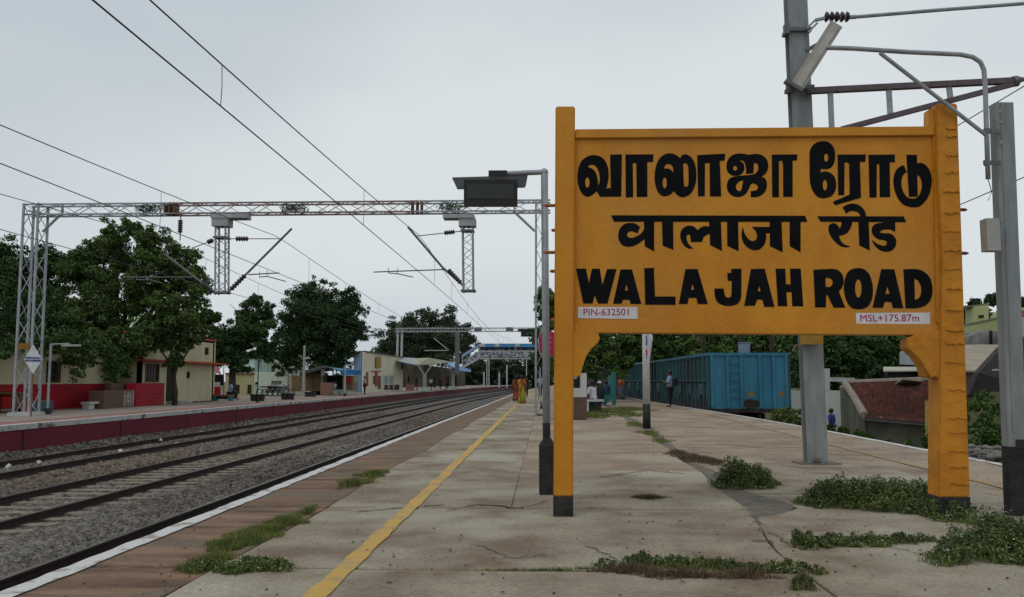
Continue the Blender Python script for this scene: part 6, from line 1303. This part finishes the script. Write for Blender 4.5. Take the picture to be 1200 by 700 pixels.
def grass(label, blobs, N, h, m=grass_m, name='grass_patch', zb=0.0, w=.004, cat='grass'):
    V = np.zeros((N, 3, 3)); tot = sum(b[2]*b[3] for b in blobs); k0 = 0
    for bi, (px, py, rx, ry, _) in enumerate(blobs):
        n = int(N*rx*ry/tot) if bi < len(blobs)-1 else N-k0
        c = gd(px, py, zb); a = RNG.random(n)*6.283; r = RNG.random(n)**.5*(1+.35*np.sin(a*3+px)+.2*np.sin(a*7+py)); x = c.x+np.cos(a)*r*rx; y = c.y+np.sin(a)*r*ry
        th = RNG.random(n)*6.283; hh = h*(.3+.9*RNG.random(n))*(1-.5*np.minimum(1, r)); ln = RNG.normal(size=(n, 2))*hh[:, None]*.6
        V[k0:k0+n, 0] = np.stack([x-np.cos(th)*w, y-np.sin(th)*w, np.full(n, zb-.01)], 1); V[k0:k0+n, 1] = np.stack([x+np.cos(th)*w, y+np.sin(th)*w, np.full(n, zb-.01)], 1)
        V[k0:k0+n, 2] = np.stack([x+ln[:, 0], y+ln[:, 1], zb+hh], 1); k0 += n
    o = np_obj(name, V.reshape(-1, 3), np.arange(N*3).reshape(N, 3), m, kind='stuff'); return tag(o, label, cat)
weed('round leafy weed with white florets at the end of the cracked strip', [(870, 570, .38, .35, .35), (888, 568, .25, .25, .27)], 11000, .016, flowers=260, stems=30)
weed('long mound of leafy weeds around the foot of the right sign post', [(985, 592, .38, .40, .29), (1035, 594, .44, .42, .31), (1085, 598, .38, .40, .28), (1112, 608, .26, .22, .20), (1132, 612, .13, .10, .12), (955, 590, .2, .24, .17)], 26000, .015, flowers=620, stems=60)
weed('weed mound with white florets in the right bottom corner', [(1135, 654, .26, .26, .22), (1180, 650, .36, .34, .30), (1215, 655, .36, .32, .28), (1108, 660, .13, .14, .11)], 22000, .0125, flowers=420, stems=50)
weed('low straggling weeds between the two right hand mounds', [(945, 640, .17, .15, .10), (975, 637, .15, .13, .09), (1010, 638, .22, .13, .09), (1050, 636, .2, .10, .06), (1080, 634, .12, .07, .05)], 8500, .012, flowers=220, stems=60)
weed('low weeds and brown dead stems at the bottom edge right of centre', [(715, 664, .10, .08, .06), (750, 662, .14, .09, .08), (795, 664, .15, .09, .08), (840, 667, .15, .08, .06), (885, 668, .12, .08, .06), (930, 668, .12, .08, .06), (955, 672, .08, .06, .05), (775, 663, .12, .08, .07), (862, 667, .14, .08, .06), (908, 668, .12, .08, .05), (820, 665, .12, .08, .07)], 11000, .010, flowers=120, stems=160)
grass('brownish dry grass in front of the low weeds at the bottom edge', [(740, 670, .2, .12, 1), (800, 675, .25, .1, 1), (870, 676, .2, .08, 1)], 3000, .07, dry_m)
weed('single upright tuft at the bottom edge of the view right of centre', [(940, 690, .07, .07, .13)], 900, .009, stems=30)
weed('low green weeds at the bottom left between edge paving and concrete', [(240, 668, .14, .12, .05), (280, 670, .18, .11, .07), (320, 668, .16, .09, .06), (300, 664, .15, .12, .06)], 9000, .010, flowers=90, stems=60)
grass('grass tongue running up the joint left of the yellow line', [(270, 640, .16, .28, 1), (305, 625, .18, .35, 1), (335, 612, .15, .28, 1), (250, 658, .12, .16, 1), (360, 600, .04, .3, 1), (225, 668, .1, .1, 1)], 15000, .07)
grass('isolated grass patch left of the yellow line in the middle distance', [(415, 567, .20, .38, 1), (438, 557, .18, .40, 1)], 5000, .085)
grass('thin line of weeds in the cross joint near the bottom centre', [(650, 668, .2, .012, 1), (690, 667, .2, .015, 1), (600, 669, .3, .008, 1)], 900, .03, w=.003)
grass('small flat grass tuft right of the left sign post', [(761, 584, .17, .10, 1)], 1200, .06, mat('olive_blades', (.10, .10, .04), (.06, .055, .025), 5, .9, island=.4))
grass('brown dry grass at the end of the cracked strip', [(812, 538, .28, .5, 1), (835, 543, .2, .4, 1), (795, 532, .2, .4, 1)], 3500, .09, dry_m, w=.006)
grass('sparse grass along the cracked dark strip', [(760, 508, .25, 1.0, 1), (775, 517, .2, .6, 1), (745, 498, .25, 1.5, 1)], 3000, .08, w=.007)
grass('overgrown grass around the seats under the tree', [(700, 483, 1.1, 1.6, 1), (725, 481, 1.1, 1.3, 1), (690, 488, .8, 1.2, 1), (735, 487, .6, .9, 1)], 9000, .17, grass_m, w=.014)
grass('dry grass by the seats under the tree', [(735, 480, .9, 1.3, 1), (686, 486, .6, 1.0, 1)], 3000, .16, dry_m, w=.014)
# growth beyond the right platform edge
def edge_weeds(label, pts, N, size, m=leaf_m, zb=-1.0):
    t = thing('shrub', label, 'shrub', tuple(at(*pts[0][:2], pts[0][2])), group='scrub beyond the right platform edge'); cen = []; rad = []
    for px, py, D, r in pts:
        p = at(px, py, D)
        for k in range(14): cen.append((p.x+random.gauss(0, .5)*r, p.y+random.gauss(0, .5)*r, p.z+random.gauss(0, .35)*r)); q = r*random.uniform(.2, .45); rad.append((q, q, q*.8))
    mb = MB(); p = at(*pts[0][:3])
    for k in range(5): mb.tube([(p.x+random.uniform(-.2, .2), p.y, -1.1), (p.x+random.uniform(-.3, .3), p.y, p.z)], [.03, .015], 5)
    mb.build('stems', bark, t, kind='stuff'); leafcloud(N, cen, rad, size, m, 'leaves', t, kind='stuff')
edge_weeds('green scrub below the right end of the blue wagon', [(910, 487, 33, .35), (925, 486, 32, .4), (940, 491, 30, .35), (955, 494, 29, .3)], 6000, .05, leaf_l)
edge_weeds('scrub at the foot of the white boundary wall', [(990, 506, 24.5, .2), (1005, 509, 23.2, .16), (975, 504, 26, .16)], 3000, .045)
edge_weeds('scrub along the foot of the mossy outhouse wall', [(1040, 518, 21.0, .10), (1065, 522, 20, .12), (1094, 517, 18.8, .26), (1096, 503, 19, .2), (1020, 512, 22.5, .12)], 3500, .04)
edge_weeds('climbing scrub on the greenish wall between the two right hand posts', [(1145, 500, 21, .5), (1150, 515, 20, .45), (1165, 480, 23, .3), (1140, 475, 23, .3), (1172, 515, 21, .3), (1150, 465, 23.6, .2)], 9000, .045)
mb = MB()
for k in range(90):
    p = at(random.uniform(1136, 1200), 532, random.uniform(15.8, 17.5)); r = random.uniform(.03, .09); mb.ball((p.x, p.y, -.1+random.uniform(-.15, .05)), r, 5, 4, (1.2, 1, .7))
tag(mb.build('rubble', mat('rubble_grey', (.22, .2, .18), (.12, .11, .1), 4), kind='stuff'), 'heap of pale rubble just beyond the right platform edge', 'rubble')
MB().prism([(redge(8)+.05, 8, -1.1), (redge(8)+60, 8, -1.1), (redge(8)+60, 300, -1.1), (7.0, 60, -1.1), (redge(30), 30, -1.1)], (0, 0, .08)).build('waste_ground', mat('weedy_ground', (.09, .10, .04), (.05, .05, .03), .8, .95, .3, detail=9))['kind'] = 'structure'
rise = MB(); rise.prism([(-60, 260, -1), (300, 260, -1), (300, 300, 9), (120, 300, 12), (40, 300, 4), (-60, 300, -.5)], (0, 60, 0)); 
for k in range(6): tag(edge_weeds.__class__ and leafcloud(3500, [(x_ , 95+k*3, -.2+random.uniform(0, 1.2)) for x_ in np.linspace(6+k*4, 14+k*4, 6)], [(1.6, 1.5, 1.3)]*6, .17, leaf_m if k % 2 else leaf_d, 'undergrowth', kind='stuff'), ['undergrowth behind the farthest wagons', 'undergrowth behind the third wagon', 'undergrowth behind the second wagon', 'undergrowth behind the nearest wagon', 'undergrowth right of the nearest wagon', 'undergrowth behind the tall grey mast'][k], 'undergrowth')

tag(leafcloud(26000, [tuple(at(px, 412+random.uniform(-6, 14), 125)) for px in range(655, 1140, 12)], [(2.2, 2, 2.6)]*len(range(655, 1140, 12)), .28, leaf_m, 'far_woodland', kind='stuff'), 'far green woodland filling the gaps behind the wagons and walls', 'woodland')
# dry leaves, twigs and grit lying on the near platform
mb = MB()
for k in range(700):
    y = 4.2*(5.2**random.random()); x = random.uniform(max(-3.0, -.62*y), min(6.6, .66*y)); s = random.uniform(.006, .022); a = random.random()*6.28
    if random.random() < .55: c = (math.cos(a)*s, math.sin(a)*s); mb.add([(x-c[0], y-c[1], .007), (x+c[1]*.5, y-c[0]*.5, .012), (x+c[0], y+c[1], .008), (x-c[1]*.5, y+c[0]*.5, .016)], [(0, 1, 2, 3)])
    else: mb.ball((x, y, .006), s*.4, 5, 4, (1.2, 1, .7))
tag(mb.build('leaf_litter', mat('litter_brown', (.10, .07, .045), (.05, .04, .03), 3, .95, island=.5), kind='stuff'), 'dry leaves and grit scattered over the near platform concrete', 'litter')
